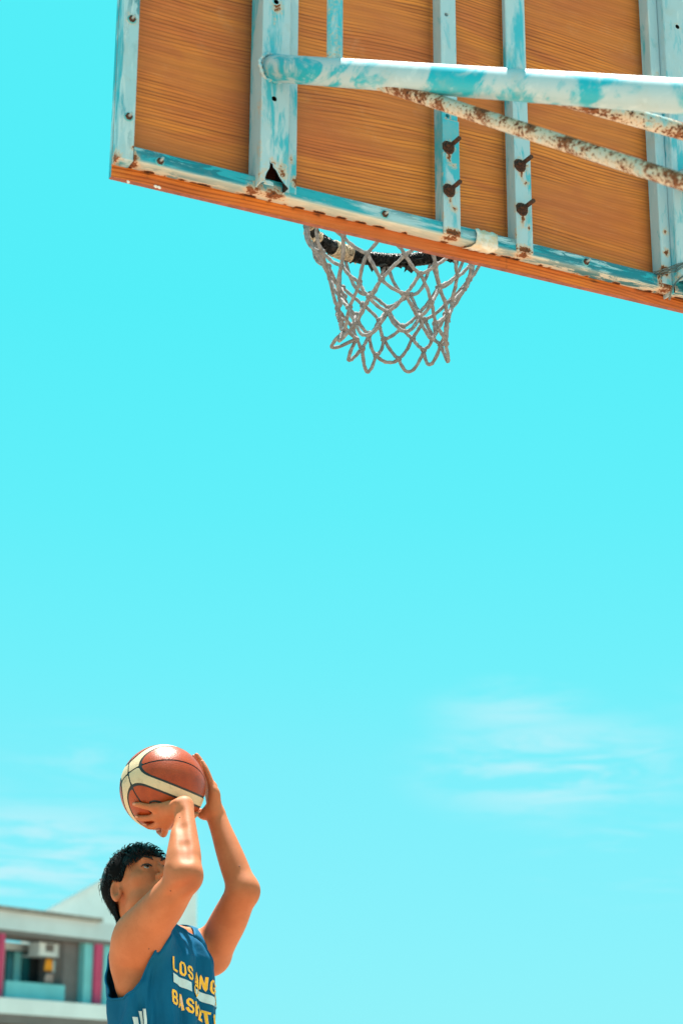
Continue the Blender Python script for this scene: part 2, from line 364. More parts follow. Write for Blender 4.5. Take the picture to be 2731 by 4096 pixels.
# channels with bolt holes and the rusted-out hole
def cutter(polys):
    """polys: list of (list of (X,Z)), y0, y1"""
    m = MB()
    for poly, y0, y1 in polys:
        k = len(poly); vv = [(x, y0, z) for x, z in poly]+[(x, y1, z) for x, z in poly]
        a = sum(poly[i][0]*poly[(i+1) % k][1]-poly[(i+1) % k][0]*poly[i][1] for i in range(k))
        ff = [(i, (i+1) % k, k+(i+1) % k, k+i) for i in range(k)]+[tuple(range(k))[::-1], tuple(k+i for i in range(k))]
        if a > 0: ff = [q[::-1] for q in ff]
        m.add(vv, ff)
    return m.build('cutter', BLACK)
def carve(o, polys):
    c = cutter(polys)
    bmx = bmesh.new(); bmx.from_mesh(c.data); bmesh.ops.recalc_face_normals(bmx, faces=bmx.faces); bmx.to_mesh(c.data); bmx.free()
    bmx = bmesh.new(); bmx.from_mesh(o.data); bmesh.ops.recalc_face_normals(bmx, faces=bmx.faces); bmx.to_mesh(o.data); bmx.free()
    md = o.modifiers.new('cut', 'BOOLEAN'); md.operation = 'DIFFERENCE'; md.solver = 'EXACT'; md.object = c
    bpy.context.view_layer.update()
    dg = bpy.context.evaluated_depsgraph_get(); me = bpy.data.meshes.new_from_object(o.evaluated_get(dg))
    o.modifiers.clear(); old = o.data; o.data = me; me.name = old.name
    bpy.data.meshes.remove(old); cm = c.data; bpy.data.objects.remove(c); bpy.data.meshes.remove(cm)
def hole(px, py, y, r=.0062, k=12, depth=.012):
    c = P(px, py, y)
    return ([(c[0]+r*math.cos(a*2*math.pi/k)*(1+.12*math.sin(3*a)), c[2]+r*math.sin(a*2*math.pi/k)) for a in range(k)], y-.004, y+depth)
def channel(s, zbot, spots, polys, base=0.):
    x0, x1, w = CO, CI, .0035
    U = [(x0, 0), (x0, -EC+.002), (x0-.002, -EC)]
    U += [(x0-.002+(x1-x0+.004)*i/8, -EC) for i in range(1, 8)]+[(x1+.002, -EC), (x1, -EC+.002), (x1, 0)]
    nout = len(U)
    U += [(x1+w, 0), (x1+w, -EC+w), (x0-w, -EC+w), (x0-w, 0)]
    U = [(x*s, y) for x, y in U]
    v, f = sweep(U, (0, 0, zbot), X_, Y_, Z_, TOP-zbot-.002, 130)
    o = mk('channel', v, f, [PAINT, BLACK], hoop, attr={'rust': rustfield(v, spots, base)})
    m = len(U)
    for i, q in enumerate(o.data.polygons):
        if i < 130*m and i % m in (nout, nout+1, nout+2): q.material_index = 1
    if polys: carve(o, polys)
    xs = sorted((FL*s, (CI-.0007)*s))
    fl = bar_part('channel_flange', rrect(xs[0], xs[1], -EF, -.0004, .002, 2, 2), (0, 0, zr+.012), X_, Y_, Z_, TOP-zr-.014, 110, PAINT,
                  [(P(1168, 642, -EF), (.006, .01, .02), .85), (P(1178, 725, -EF), (.012, .02, .02), .85), (P(2665, 1010, -EF), .014, .85), (P(2660, 930, -EF), .012, .8), (P(2622, 300, -EF), .01, .8), (P(2655, 1085, -EF), (.02, .02, .02), 1.)], 0, o)
    return o
rag = [(1078, 640), (1082, 651), (1091, 655), (1093, 668), (1105, 682), (1117, 706), (1135, 733), (1156, 756), (1140, 770), (1132, 790), (1110, 795), (1090, 775), (1096, 745), (1092, 730), (1075, 722), (1062, 721), (1060, 712), (1063, 700), (1068, 688), (1077, 674), (1080, 660)]
rag2 = [(1033, 800), (1012, 735), (1018, 722), (1026, 736), (1034, 728), (1046, 730), (1056, 728), (1058, 800)]
zc_ = P(1095, 742, -EC)[2]
pz = lambda pts: ([(q[0], q[2]) for q in (P(x, y, -EC) for x, y in pts)], -EC-.006, -EC+.02)
ch_l = channel(-1, zc_, [(P(1060, 700, -EC), (.02, .04, .03), .62), (P(1130, 690, -EC), (.022, .04, .03), .62), (P(1090, 650, -EC), (.012, .03, .02), .7), (P(1045, 745, -EC), (.02, .05, .012), .95), (P(1130, 755, -EC), (.02, .05, .012), .9), (P(1098, 395, -EC), .012, .66),
    (P(1105, 22, -EC), (.02, .03, .03), .7), (P(1100, 70, -EC), (.008, .03, .03), .5), (P(1055, 255, -EC), (.01, .02, .03), .5), (P(1045, 420, -EC), (.005, .02, .06), .48), (P(1045, 600, -EC), (.006, .02, .05), .5)],
    [pz(rag), pz(rag2), hole(1097, 395, -EC), hole(1105, 7, -EC)])
rag3 = [(2690, 1165), (2715, 1125), (2745, 1120), (2780, 1160), (2780, 1230), (2690, 1230)]
ch_r = channel(1, P(2700, 1155, -EC)[2], [(P(2710, 1140, -EC), (.03, .05, .035), .75), (P(2705, 1110, -EC), .02, .6), (P(2707, 107, -EC), .012, .62)], [hole(2707, 107, -EC), pz(rag3)])

# middle bars with sleeves, and their long rusty bolts
def midbar(s, y_sleeve, holes, bolts):
    xs = sorted((B1*s, B2*s))
    zc = P(1800 if s < 0 else 2080, y_sleeve, -EB)[2]
    z0 = zr+.004
    sp = [(P(hx, hy, -EB), .012, .72) for hx, hy in holes]
    v, f = sweep(rrect(xs[0], xs[1], -EB, -.0004, .0015, 4, 4), (0, 0, zr+WH-.006), X_, Y_, Z_, TOP-zr-WH+.004, 120)
    o = mk('middle_bar', v, f, PAINT, hoop, attr={'rust': rustfield(v, sp)})
    carve(o, [hole(hx, hy, -EB, .0055) for hx, hy in holes])
    bs = [(P(bx, by+32, -EB), (.009, .02, .035), .82) for bx, by in bolts]+[(P(bx+22, by+75, -EB), (.006, .02, .012), 1.) for bx, by in bolts]+[(P(bx, by, -EB), (.022, .02, .022), .85) for bx, by in bolts]+[(P(bx-28, by+100, -EB), (.004, .02, .02), .8) for bx, by in bolts]
    bs += [((sum(xs)/2, -EB, z0+.004), (.03, .03, .016), 1.0), (((xs[0]+xs[1])/2, -EB, zc), (.03, .03, .003), .7)]
    v, f = sweep(rrect(xs[0]-.0012, xs[1]+.0012, -EB-.0035, -EB+.006, .001, 5, 2), (0, 0, z0), X_, Y_, Z_, zc-z0, 60)
    sl = mk('sleeve_plate', v, f, PAINT, o, attr={'rust': rustfield(v, bs)})
    return o
mb_l = midbar(-1, 482, [(1784, 58), (1789, 463)], [(1792, 591), (1795, 763)])
mb_r = midbar(1, 556, [(2071, 536)], [(2078, 663), (2086, 838)])
# bolt meshes, shared
m = MB(); rr_ = [.0155, .0165, .012, .0135]
x = disc(np.zeros(3), -Y_, .0165, .0155, .003, 14); vv = np.array(x[0]); vv += rng.randn(*vv.shape)*.0007; m.add(vv, x[1])
m.add(*disc(np.array([0, -.003, 0]), -Y_, .0115, .0105, .008, 6)); m.add(*disc(np.array([0, -.0108, 0]), -Y_, .0068, .0062, .003, 10))
nut_me = m.build('nut', RUST); rod = MB(); rod.add(*tube(seg((0, -.011, 0), (0, -.05, 0), 12), [.0052+.0004*(i % 2) for i in range(12)], 10)); rod_o = rod.build('threaded_rod', RUST)
def place(src, name, parent, loc):
    o = bpy.data.objects.new(name, src.data); col.objects.link(o); put(o, parent); o.location = Vector(loc); return o
for par, lst in ((mb_l, [(1792, 591), (1795, 763)]), (mb_r, [(2078, 663), (2086, 838)])):
    for bx, by in lst:
        q = P(bx, by, -EB-.0035); place(nut_me, 'nut', par, q); place(rod_o, 'threaded_rod', par, q)
bpy.data.objects.remove(nut_me); bpy.data.objects.remove(rod_o)
m = MB(); m.add(*disc(np.zeros(3), -Y_, .0105, .0098, .0022, 16)); w_o = m.build('washer', plain('turquoise_washer', (.12, .42, .47), .5))
m = MB(); m.add(*tube(seg((0, -.003, 0), (0, -.019, 0), 7), .0029, 10))
s_o = m.build('stud', plain('dull_zinc', (.36, .41, .42), .4, .2, 300, metal=.3))
m = MB(); m.add(*disc(np.array([0, -.0021, 0]), -Y_, .0085, .0078, .0035, 6)); n_o = m.build('stud_nut', RUST)
for bx, by in ((528, 78), (515, 468), (640, 647), (1537, 858), (2341, 1049)):
    q = P(bx, by, -E_R); 
    place(w_o, 'washer', hoop, q); place(n_o, 'stud_nut', hoop, q); place(s_o, 'stud', hoop, q)
for o in (w_o, s_o, n_o): bpy.data.objects.remove(o)

# pipes to the post
PA, PE = np.array([-.5583, -EC, 3.171]), np.array([0, -2.07, 2.132])
mir = np.array([-1., 1, 1])
def pipe(name, a, b, r, n, mat, spots=(), base=0., k=28, parent=hoop):
    v, f = tube(seg(a, b, n), r, k); return mk(name, v, f, mat, parent, True, {'rust': rustfield(v, spots, base)})
def on_pipe(px):
    t = np.linspace(0, 1, 4001)[:, None]; q = PA+(PE-PA)*t; d = q-CAM; x = CX+F_PX*(d@RT)/(d@FW); return q[np.abs(x-px).argmin()]
scr = [(P(1265, 270, -.2), .0, 0)]
main = pipe('arm_pipe', PA+(PA-PE)*-.0, PE, .0302, 120, PAINT_T, [(on_pipe(1110)+np.array([-.03, 0, -.02]), .016, .6)], 0, 36)
wv_ = MB(); cc = [PA+np.array([.034*math.cos(a), -.001+.003*math.sin(5*a), .034*math.sin(a)]) for a in np.linspace(0, 2*math.pi, 60)]
wv_.add(*tube(cc, .0045+.0012*np.sin(np.arange(60)*1.7), 8, False)); wv_.build('weld_bead', PAINT, main, True, {'rust': np.full(60*8, .3)})
pipe('arm_pipe', PA*mir, PE, .0302, 60, PAINT_T, (), 0, 24)
UA = PA+np.array([0, 0, .74])
for s in (1, -1):
    q = np.array([s, 1, 1]); pipe('upper_arm_pipe', UA*q, np.array([0, -2.07, 3.05]), .0302, 60, PAINT_T, (), 0, 24)
for px, sp in ((1338, .9), (2062, .3)):
    q = on_pipe(px); pipe('upright_tube', q+Z_*.02, q+Z_*.8, .0172, 60, PAINT, [(q+Z_*.036, (.03, .03, .018), .8*sp), (q+Z_*.07, (.03, .03, .05), .5*sp)], .36*sp, 20)
    pipe('upright_tube', (q+Z_*.02)*mir, (q+Z_*.8)*mir, .0172, 12, PAINT, (), .1, 16)
BS = on_pipe(1400); BE = np.array([.0, -2.07, 1.767])
pipe('brace', BS, BE, .0146, 160, PAINT_R, [], .58, 20)
pipe('brace', BS*mir, BE, .0158, 40, PAINT_R, [], .26, 16)
q = on_pipe(2190); pipe('cross_tube', q+np.array([.0, 0, -.012]), q*mir+np.array([0, 0, -.012]), .0165, 60, PAINT_R, [], .62, 18)
# post and footing (out of frame)
v, f = tube(np.array([[0, -2.07, 0.0], [0, -2.07, 1.5], [0, -2.07, 3.25]]), .084, 28); mk('post', v, f, PAINT, hoop, True, {'rust': np.full(len(v), .1)})
v, f = disc(np.array([0, -2.07, 0.0]), Z_, .3, .28, .05, 28); mk('base_plate', v, f, PAINT, hoop)

# masking tape folded over the bottom rail
TAPE = NT('aged_cloth_tape'); _n = TAPE.noise(TAPE.pos(), 45, 5, .6); TAPE.bump(TAPE.noise(TAPE.pos((1, 1, 3)), 80, 4), .6, .003)
TAPE = TAPE.set(TAPE.mix(TAPE.ss(_n, .38, .62), (.62, .5, .36), (.66, .66, .62)), .7)
xa, xb = P(1897, 918, -E_R)[0], P(1984, 936, -E_R)[0]
path = [(-E_R-.002, zr+WH-.001), (-E_R-.0035, zr+WH*.6), (-E_R-.0045, zr+WH*.2), (-E_R-.003, zr-.004), (-.026, zr-.0065), (-.012, zr-.0045), (-.004, zr-.002)]
tv = []; nxp = 14
for j, (y, z) in enumerate(path):
    for i in range(nxp+1):
        s = i/nxp; lo = -.014*max(0, j-3)/3+.002*math.sin(j); hi = -.01*max(0, j-4)/2
        tv.append((xa+lo+(xb+hi-xa-lo)*s+.0012*math.sin(j*2+i), y-.002*abs(math.sin(i*.9+j)), z+.0016*math.sin(i*1.3+j*.8)))
tf = [(j*(nxp+1)+i, j*(nxp+1)+i+1, (j+1)*(nxp+1)+i+1, (j+1)*(nxp+1)+i) for j in range(len(path)-1) for i in range(nxp)]
tp = mk('tape_wrap', tv, tf, TAPE, hoop, True); md = tp.modifiers.new('thick', 'SOLIDIFY'); md.thickness = .0012
tp['label'] = 'strip of stained white tape stuck over the bottom rail'
# small white paint flecks on the lower edge
FLK = plain('white_paint', (.75, .75, .73), .5)
for px, py in ((624, 746), (637, 750), (513, 728)):
    m = MB(); c = P(px, py, -.001); k = 9; m.add([c+np.array([.004*math.cos(a)*(1+.3*math.sin(2*a+px)), -.0004, .0035*math.sin(a)]) for a in np.arange(k)*2*math.pi/k]+[c+np.array([.003*math.cos(a), -.0016, .0025*math.sin(a)]) for a in np.arange(k)*2*math.pi/k], [(i, (i+1) % k, k+(i+1) % k, k+i) for i in range(k)]+[tuple(range(k, 2*k))])
    m.build('paint_fleck', FLK, board)
# loose wire round the right channel
m = MB()
WIRE = plain('dull_wire', (.1, .13, .13), .45, .2, 100, metal=.5)
for i in range(7):
    a = P(2610+5*i, 1092+2.5*i+rng.randn()*2, -E_R-.002); b = P(2700, 1058+5*i, -EC-.006); c = P(2790, 1042+4*i+rng.randn()*6, -EC-.004); 
    pts = np.concatenate([bez(a, P(2655, 1072+4*i+rng.randn()*4, -EC-.012), b, 10), bez(b, P(2745, 1045+rng.randn()*8, -EC-.012), c, 10)[1:]])
    m.add(*tube(pts, .0011, 6))
for i in range(3):
    a = P(2790, 1085+i*6, -EC-.004); b = P(2687+2*i, 1150, -EC-.004); c = P(2672+3*i, 1197+i, -.03)
    pts = np.concatenate([bez(a, P(2715+3*i, 1092, -EC-.006), b, 12), bez(b, P(2676+2*i, 1175, -EC-.002), c, 8)[1:]]); m.add(*tube(pts, .0011, 6))
m.build('wire_tie', WIRE, hoop, True)

# ================================================================== ring and net
RC = np.array([0, BT+.375, ZB+.282]); RR = .225
RINGM = plain('rusty_ring_steel', (.16, .05, .02), .7, .4, 40)
ringo = MB(); aa = np.linspace(0, 2*math.pi, 97)
circ = lambda a, r=RR, dz=0.: RC+np.array([r*math.cos(a), r*math.sin(a), dz])
v, f = tube([circ(a) for a in aa], .009, 12, False); ringo.add(v, f)
ringo.add(*box(-.05, .05, BT+.0005, BT+.009, RC[2]-.09, RC[2]+.03))
for s in (-1, 1): ringo.add(*tube(seg((s*.04, BT+.008, RC[2]-.005), circ(-math.pi/2+s*.35), 4), .008, 10))
ring = ringo.build('ring', RINGM, hoop, True)
BTAPE = NT('black_vinyl_tape'); _n = BTAPE.noise(BTAPE.pos(), 60, 5, .6); BTAPE.bump(BTAPE.noise(BTAPE.pos(), 130, 4), .8, .004); BTAPE = BTAPE.set((.004, .005, .006), .35, spec=.35)
def wrap(a0, a1, r, mat, name, rag_=0):
    k = max(6, int(abs(a1-a0)*RR/.004)); m = MB(); an = np.linspace(math.radians(a0), math.radians(a1), k)
    v, f = tube([circ(a) for a in an], r*(1+.1*np.sin(np.arange(k)*.9+2*rng.rand())+.03*rng.randn(k)), 14)
    v = v+rng.randn(*v.shape)*.0005; m.add(v, f)
    for i in range(rag_):
        a = math.radians(a0+(a1-a0)*rng.rand()); p = circ(a)+np.array([rng.randn()*.008, rng.randn()*.008, -.004]); L = .012+.03*rng.rand()**2; w = .008+.016*rng.rand()
        t = np.array([-math.sin(a), math.cos(a), 0]); o2 = np.array([math.cos(a), math.sin(a), 0])*rng.randn()*.6
        if rng.rand() < .25: L *= -.7
        d = norm(np.array([0, 0, -1.])+o2+t*rng.randn()*.5)*L; th = np.cross(t, norm(d))*.0008
        q = [p-t*w, p+t*w, p+t*w*.6+d*.6, p+d, p-t*w*.5+d*.7]
        m.add([x-th for x in q]+[x+th for x in q], [(0, 1, 2, 3, 4), (9, 8, 7, 6, 5)]+[(i2, i2+5, (i2+1) % 5+5, (i2+1) % 5) for i2 in range(5)])
    return m.build(name, mat, ring, True)
wrap(-20, 96, .0165, BTAPE, 'black_tape', 45); wrap(109, 127, .0165, BTAPE, 'black_tape', 8); wrap(137, 146, .015, BTAPE, 'black_tape', 3)
BEIGE = plain('beige_foam_tape', (.55, .45, .33), .8, .25, 60, .5)
wrap(95, 110, .0195, BEIGE, 'beige_tape', 3); wrap(126, 138, .013, BEIGE, 'beige_tape', 2); wrap(145, 168, .013, BEIGE, 'beige_tape', 1)
# net: 12 columns, five rows of knots, loops at the bottom
CORD = NT('grey_white_cord'); _w = CORD.n('ShaderNodeTexWave'); CORD.put(_w.inputs['Vector'], CORD.pos((1, 1, 1))); _w.inputs['Scale'].default_value = 90; _w.inputs['Distortion'].default_value = 6
_n = CORD.noise(CORD.pos(), 70, 4, .6); CORD.bump(CORD.math('ADD', _w.outputs[1], _n), .5, .0015)
CORD = CORD.set(CORD.mix(CORD.ss(_n, .35, .7), (.13, .125, .13), (.25, .24, .245)), .8)
NC = 12
rows = [(.23, 0, 0, 0), (.186, -.112, -.004, -.3), (.158, -.162, -.008, -.3), (.142, -.21, -.014, -.25), (.13, -.256, -.02, -.2), (.127, -.3, -.026, -.15), (.134, -.346, -.03, -.1)]
lean = norm(np.array([-.9, .2, 0]))
def node(r, k):
    R, dz, _, _ = rows[r]; half = .5*(r % 2)
    a = 2*math.pi*(k+half)/NC + .16
    a += .22*math.sin(a-math.radians(250))*r/6
    rs = np.random.RandomState(100*r+(k % NC)+11)
    j = rs.randn(3)*np.array([.007, .007, .008])*(0 if r == 0 else 1)
    p = circ(a, R*(1+.05*math.sin(2*a+1)*(r > 0)), dz-.012)+j
    p += lean*(.002*r)
    if r == 6 and k == 5: p += norm(np.array([p[0]-RC[0], p[1]-RC[1], 0]))*.022+np.array([0, 0, .02])
    return p
nodes = [[node(r, k) for k in range(NC)] for r in range(7)]
m = MB(); NR = .0046
def cord(a, b, bow, sag, n=9):
    mid = (a+b)/2+bow; mid[2] -= sag; pts = bez(a, mid, b, n); rad = NR*(1+.1*np.sin(np.arange(n)*2.1+rng.rand()*6)); pts[1:-1] += rng.randn(n-2, 3)*.0005; m.add(*tube(pts, rad, 8))
for k in range(NC):                                    # loops along the bottom
    a, b = nodes[5][k-1], nodes[5][k]; lowp = nodes[6][k]; cord(a, b, 2*(lowp-(a+b)/2), .0, 14)
for r in range(5):
    for k in range(NC):
        a = nodes[r][k]
        kk = (k, k-1) if r % 2 == 0 else (k, k+1)
        for q in kk:
            b = nodes[r+1][q % NC]; outw = norm((a+b)/2-RC)*np.array([1, 1, 0])
            if r == 0: cord(a+np.array([0, 0, .012]), b, outw*(.012+.03*rng.rand()), .03+.035*rng.rand(), 12)
            else: cord(a, b, outw*.004+rng.randn(3)*.004, .006+.005*rng.rand())
net = m.build('net', CORD, hoop, True)
net['label'] = 'grey white knotted rope net hanging crookedly from the taped ring'
bmx = bmesh.new(); bmesh.ops.create_icosphere(bmx, subdivisions=2, radius=1); 
for vv in bmx.verts: vv.co *= (1+.12*rng.randn())
kme = bpy.data.meshes.new('knot'); bmx.to_mesh(kme); bmx.free(); kme.materials.append(CORD); kme.polygons.foreach_set('use_smooth', [True]*len(kme.polygons))
for r in range(1, 6):
    for k in range(NC):
        o = bpy.data.objects.new('knot', kme); col.objects.link(o); put(o, net)
        o.location = Vector(nodes[r][k]); o.rotation_euler = tuple(rng.rand(3)*6); sc = .0075 if r < 6 else .0048
        o.scale = (sc*(1+.2*rng.randn()*.5), sc, sc*1.2)

# ================================================================== signed-distance sculpting
class Sculpt:
    """field on a rectilinear grid; smooth union / subtraction of simple shapes; surface nets"""
    def __init__(s, lo, hi, hx, zs):
        s.x = np.arange(lo[0], hi[0], hx).astype(np.float32); s.y = np.arange(lo[1], hi[1], hx).astype(np.float32); s.z = np.asarray(zs, np.float32)
        s.F = np.full((len(s.x), len(s.y), len(s.z)), 1.0, np.float32)
    def region(s, lo, hi):
        sl = []
        for ax, a, b in ((s.x, lo[0], hi[0]), (s.y, lo[1], hi[1]), (s.z, lo[2], hi[2])):
            i, j = np.searchsorted(ax, a), np.searchsorted(ax, b)
            if i >= j: return None
            sl.append(slice(i, j))
        G = np.stack(np.meshgrid(s.x[sl[0]], s.y[sl[1]], s.z[sl[2]], indexing='ij'), -1)
        return tuple(sl), G
    def op(s, lo, hi, fn, k, sub=False):
        m = k+.012; r = s.region(np.asarray(lo)-m, np.asarray(hi)+m)
        if r is None: return
        sl, G = r; d = fn(G).astype(np.float32); a = s.F[sl]
        if sub: d = -d; h = np.clip(.5-.5*(d-a)/k*1.0, 0, 1) if k > 0 else None
        if k <= 0: s.F[sl] = np.maximum(a, d) if sub else np.minimum(a, d); return
        if sub:
            h = np.clip(.5+.5*(d-a)/k, 0, 1); s.F[sl] = a*(1-h)+d*h+k*h*(1-h)
        else:
            h = np.clip(.5+.5*(a-d)/k, 0, 1); s.F[sl] = a*(1-h)+d*h-k*h*(1-h)
    def cone(s, a, b, ra, rb, k=.02, sub=False):
        a = np.asarray(a, float); b = np.asarray(b, float); ba = b-a; L2 = ba@ba+1e-9; rm = max(ra, rb)
        def fn(G):
            p = G-a.astype(np.float32); h = np.clip((p@ba.astype(np.float32))/L2, 0, 1)
            return np.linalg.norm(p-h[..., None]*ba.astype(np.float32), axis=-1)-(ra+(rb-ra)*h)
        s.op(np.minimum(a, b)-rm, np.maximum(a, b)+rm, fn, k, sub)
    def ell(s, c, r, k=.02, Rm=None, sub=False):
        c = np.asarray(c, float); r = np.asarray(r, float); Rm = np.eye(3) if Rm is None else Rm; rm = r.max()
        def fn(G):
            q = (G-c.astype(np.float32))@Rm.astype(np.float32)
            k0 = np.linalg.norm(q/r.astype(np.float32), axis=-1); k1 = np.linalg.norm(q/(r*r).astype(np.float32), axis=-1)
            return k0*(k0-1)/np.maximum(k1, 1e-6)
        s.op(c-rm, c+rm, fn, k, sub)
    def chain(s, pts, rad, k=.01, sm=4):
        """one limb or finger: smooth curve through the joints with varying radius, as a single shape"""
        P_ = np.asarray(pts, float); R_ = np.asarray(rad, float); n = len(P_)
        A = np.concatenate([[2*P_[0]-P_[1]], P_, [2*P_[-1]-P_[-2]]]); B = np.concatenate([[R_[0]], R_, [R_[-1]]]); C_ = []; D_ = []
        for i in range(1, n):
            for t in np.linspace(0, 1, sm, endpoint=False):
                cr = lambda X: .5*(2*X[i]+(X[i+1]-X[i-1])*t+(2*X[i-1]-5*X[i]+4*X[i+1]-X[i+2])*t*t+(3*X[i]-X[i-1]-3*X[i+1]+X[i+2])*t**3)
                C_.append(cr(A)); D_.append(cr(B))
        C_.append(P_[-1]); D_.append(R_[-1]); C_ = np.array(C_, np.float32); D_ = np.array(D_, np.float32)
        def fn(G):
            best = None
            for a, b, ra, rb in zip(C_[:-1], C_[1:], D_[:-1], D_[1:]):
                p = G-a; ba = b-a; h = np.clip((p@ba)/(ba@ba+1e-9), 0, 1); d = np.linalg.norm(p-h[..., None]*ba, axis=-1)-(ra+(rb-ra)*h)
                best = d if best is None else np.minimum(best, d)
            return best
        s.op(C_.min(0)-D_.max(), C_.max(0)+D_.max(), fn, k)
    def sample(s, P_):
        P_ = np.asarray(P_, float); out = []
        I = []; W = []
        for q, ax in enumerate((s.x, s.y, s.z)):
            i = np.clip(np.searchsorted(ax, P_[:, q])-1, 0, len(ax)-2); I.append(i); W.append(np.clip((P_[:, q]-ax[i])/(ax[i+1]-ax[i]), 0, 1))
        r = 0
        for a in (0, 1):
            for b in (0, 1):
                for c in (0, 1): r = r+s.F[I[0]+a, I[1]+b, I[2]+c]*np.abs(1-a-W[0])*np.abs(1-b-W[1])*np.abs(1-c-W[2])
        return r
    def loft(s, zs, C, W, D, axW, axD, k=.02):
        """stack of ellipses: centre C(z), half axes W along axW and D along axD"""
        C = np.asarray(C); lo = np.array([C[:, 0].min()-.25, C[:, 1].min()-.25, zs[0]]); hi = np.array([C[:, 0].max()+.25, C[:, 1].max()+.25, zs[-1]])
        def fn(G):
            z = G[..., 2]; cx = np.interp(z, zs, C[:, 0]); cy = np.interp(z, zs, C[:, 1]); w = np.interp(z, zs, W); d = np.interp(z, zs, D)
            u = (G[..., 0]-cx)*axW[0]+(G[..., 1]-cy)*axW[1]; v = (G[..., 0]-cx)*axD[0]+(G[..., 1]-cy)*axD[1]
            q = np.sqrt((u/w)**2+(v/d)**2); e = (q-1)*np.minimum(w, d)*1.05
            return np.maximum(e, np.maximum(zs[0]-z, z-zs[-1]))
        s.op(lo, hi, fn, k)
    def mesh(s):
        F = s.F; S = F < 0
        nx, ny, nz = F.shape
        occ = np.zeros((nx-1, ny-1, nz-1), np.int8)
        for i in (0, 1):
            for j in (0, 1):
                for k in (0, 1): occ += S[i:nx-1+i, j:ny-1+j, k:nz-1+k]
        act = (occ > 0) & (occ < 8); idx = np.full(act.shape, -1, np.int64); I = np.argwhere(act); idx[act] = np.arange(len(I))
        acc = np.zeros((len(I), 3)); cnt = np.zeros(len(I))
        ax = (s.x, s.y, s.z)
        cs = [(a, b) for a in np.ndindex(2, 2, 2) for b in np.ndindex(2, 2, 2) if sum(np.abs(np.subtract(a, b))) == 1 and a < b]
        for a, b in cs:
            A = I+np.array(a); B = I+np.array(b); fa = F[A[:, 0], A[:, 1], A[:, 2]]; fb = F[B[:, 0], B[:, 1], B[:, 2]]
            m = (fa < 0) != (fb < 0); t = np.where(m, fa/np.where(m, fa-fb, 1), 0)
            pa = np.stack([ax[q][A[:, q]] for q in range(3)], 1); pb = np.stack([ax[q][B[:, q]] for q in range(3)], 1)
            acc += np.where(m[:, None], pa+(pb-pa)*t[:, None], 0); cnt += m
        V = acc/cnt[:, None]; Q = []
        for d in range(3):
            o1, o2 = [(1, 2), (2, 0), (0, 1)][d]
            sl0 = [slice(1, -1)]*3; sl0[d] = slice(0, -1); sl1 = [slice(1, -1)]*3; sl1[d] = slice(1, None)
            a, b = S[tuple(sl0)], S[tuple(sl1)]; E = np.argwhere(a != b)
            if not len(E): continue
            ins = a[E[:, 0], E[:, 1], E[:, 2]]
            g = E+1; g[:, d] = E[:, d]
            def cell(u, w):
                c = g.copy(); c[:, o1] -= u; c[:, o2] -= w; return idx[c[:, 0], c[:, 1], c[:, 2]]
            q = np.stack([cell(1, 1), cell(0, 1), cell(0, 0), cell(1, 0)], 1)
            q[~ins] = q[~ins][:, ::-1]; Q.append(q)
        return V, np.concatenate(Q)
def big_mesh(name, V, Q, mat, parent, smooth=True):
    me = bpy.data.meshes.new(name); me.vertices.add(len(V)); me.vertices.foreach_set('co', V.astype(np.float32).ravel())
    me.loops.add(Q.size); me.loops.foreach_set('vertex_index', Q.astype(np.int32).ravel())
    me.polygons.add(len(Q)); me.polygons.foreach_set('loop_start', (np.arange(len(Q))*Q.shape[1]).astype(np.int32))
    me.update(calc_edges=True); me.validate()
    me.polygons.foreach_set('use_smooth', [smooth]*len(me.polygons))
    o = bpy.data.objects.new(name, me); col.objects.link(o); me.materials.append(mat); return put(o, parent)

def uvs_(c, r, n=8, m=5):
    V = [np.asarray(c)+r*np.array([math.sin(math.pi*i/m)*math.cos(2*math.pi*j/n), math.sin(math.pi*i/m)*math.sin(2*math.pi*j/n), math.cos(math.pi*i/m)]) for i in range(m+1) for j in range(n)]
    return V, [(i*n+j, (i+1)*n+j, (i+1)*n+(j+1) % n, i*n+(j+1) % n) for i in range(m) for j in range(n)]
# ================================================================== the player
D0 = 5.40
def J(px, py, dy): return ath(px, py, D0+dy)
fwd = norm(RT0*.84-HF*.54); lft = norm(RT0*.54+HF*.84)          # chest direction and his left
BALL = J(651, 3150, -.05); BR = .1225
def on_ball(px, py, off, dflt=0.):
    r = norm(ray(px, py)); oc = CAM-BALL; b = oc@r; q = b*b-(oc@oc-(BR+off)**2)
    if q > 0: return CAM+r*(-b-math.sqrt(q))
    p = CAM+r*(-b); return BALL+norm(p-BALL)*(BR+off)
player = empty('person', tuple(J(640, 4000, 0)*np.array([1, 1, 0])), 'young player with short black hair in a sleeveless blue jersey raising a ball to shoot', 'person')
SKIN = NT('tanned_skin'); _p = SKIN.pos(); _a = SKIN.noise(_p, 14, 4, .6); _b = SKIN.noise(_p, 160, 3, .6)
_c = SKIN.mix(SKIN.ss(_a, .35, .65), (.43, .125, .048), (.48, .15, .062))
_c = SKIN.mix(SKIN.math('MULTIPLY', SKIN.attr('ruddy_shade'), .55), _c, (.3, .07, .03))
_c = SKIN.mix(SKIN.ss(_b, .5, .75, 0, .25), _c, (.33, .085, .034))
SKIN.bump(SKIN.noise(_p, 420, 3, .6), .12, .001)
SKIN.set(None, None, Subsurface_Weight=.12, Subsurface_Radius=(.012, .005, .003), Subsurface_Scale=.6)
SKIN = SKIN.set(_c, SKIN.math('MULTIPLY_ADD', _a, .2, .5), spec=.25, Coat_Weight=.0, Coat_Roughness=.4)

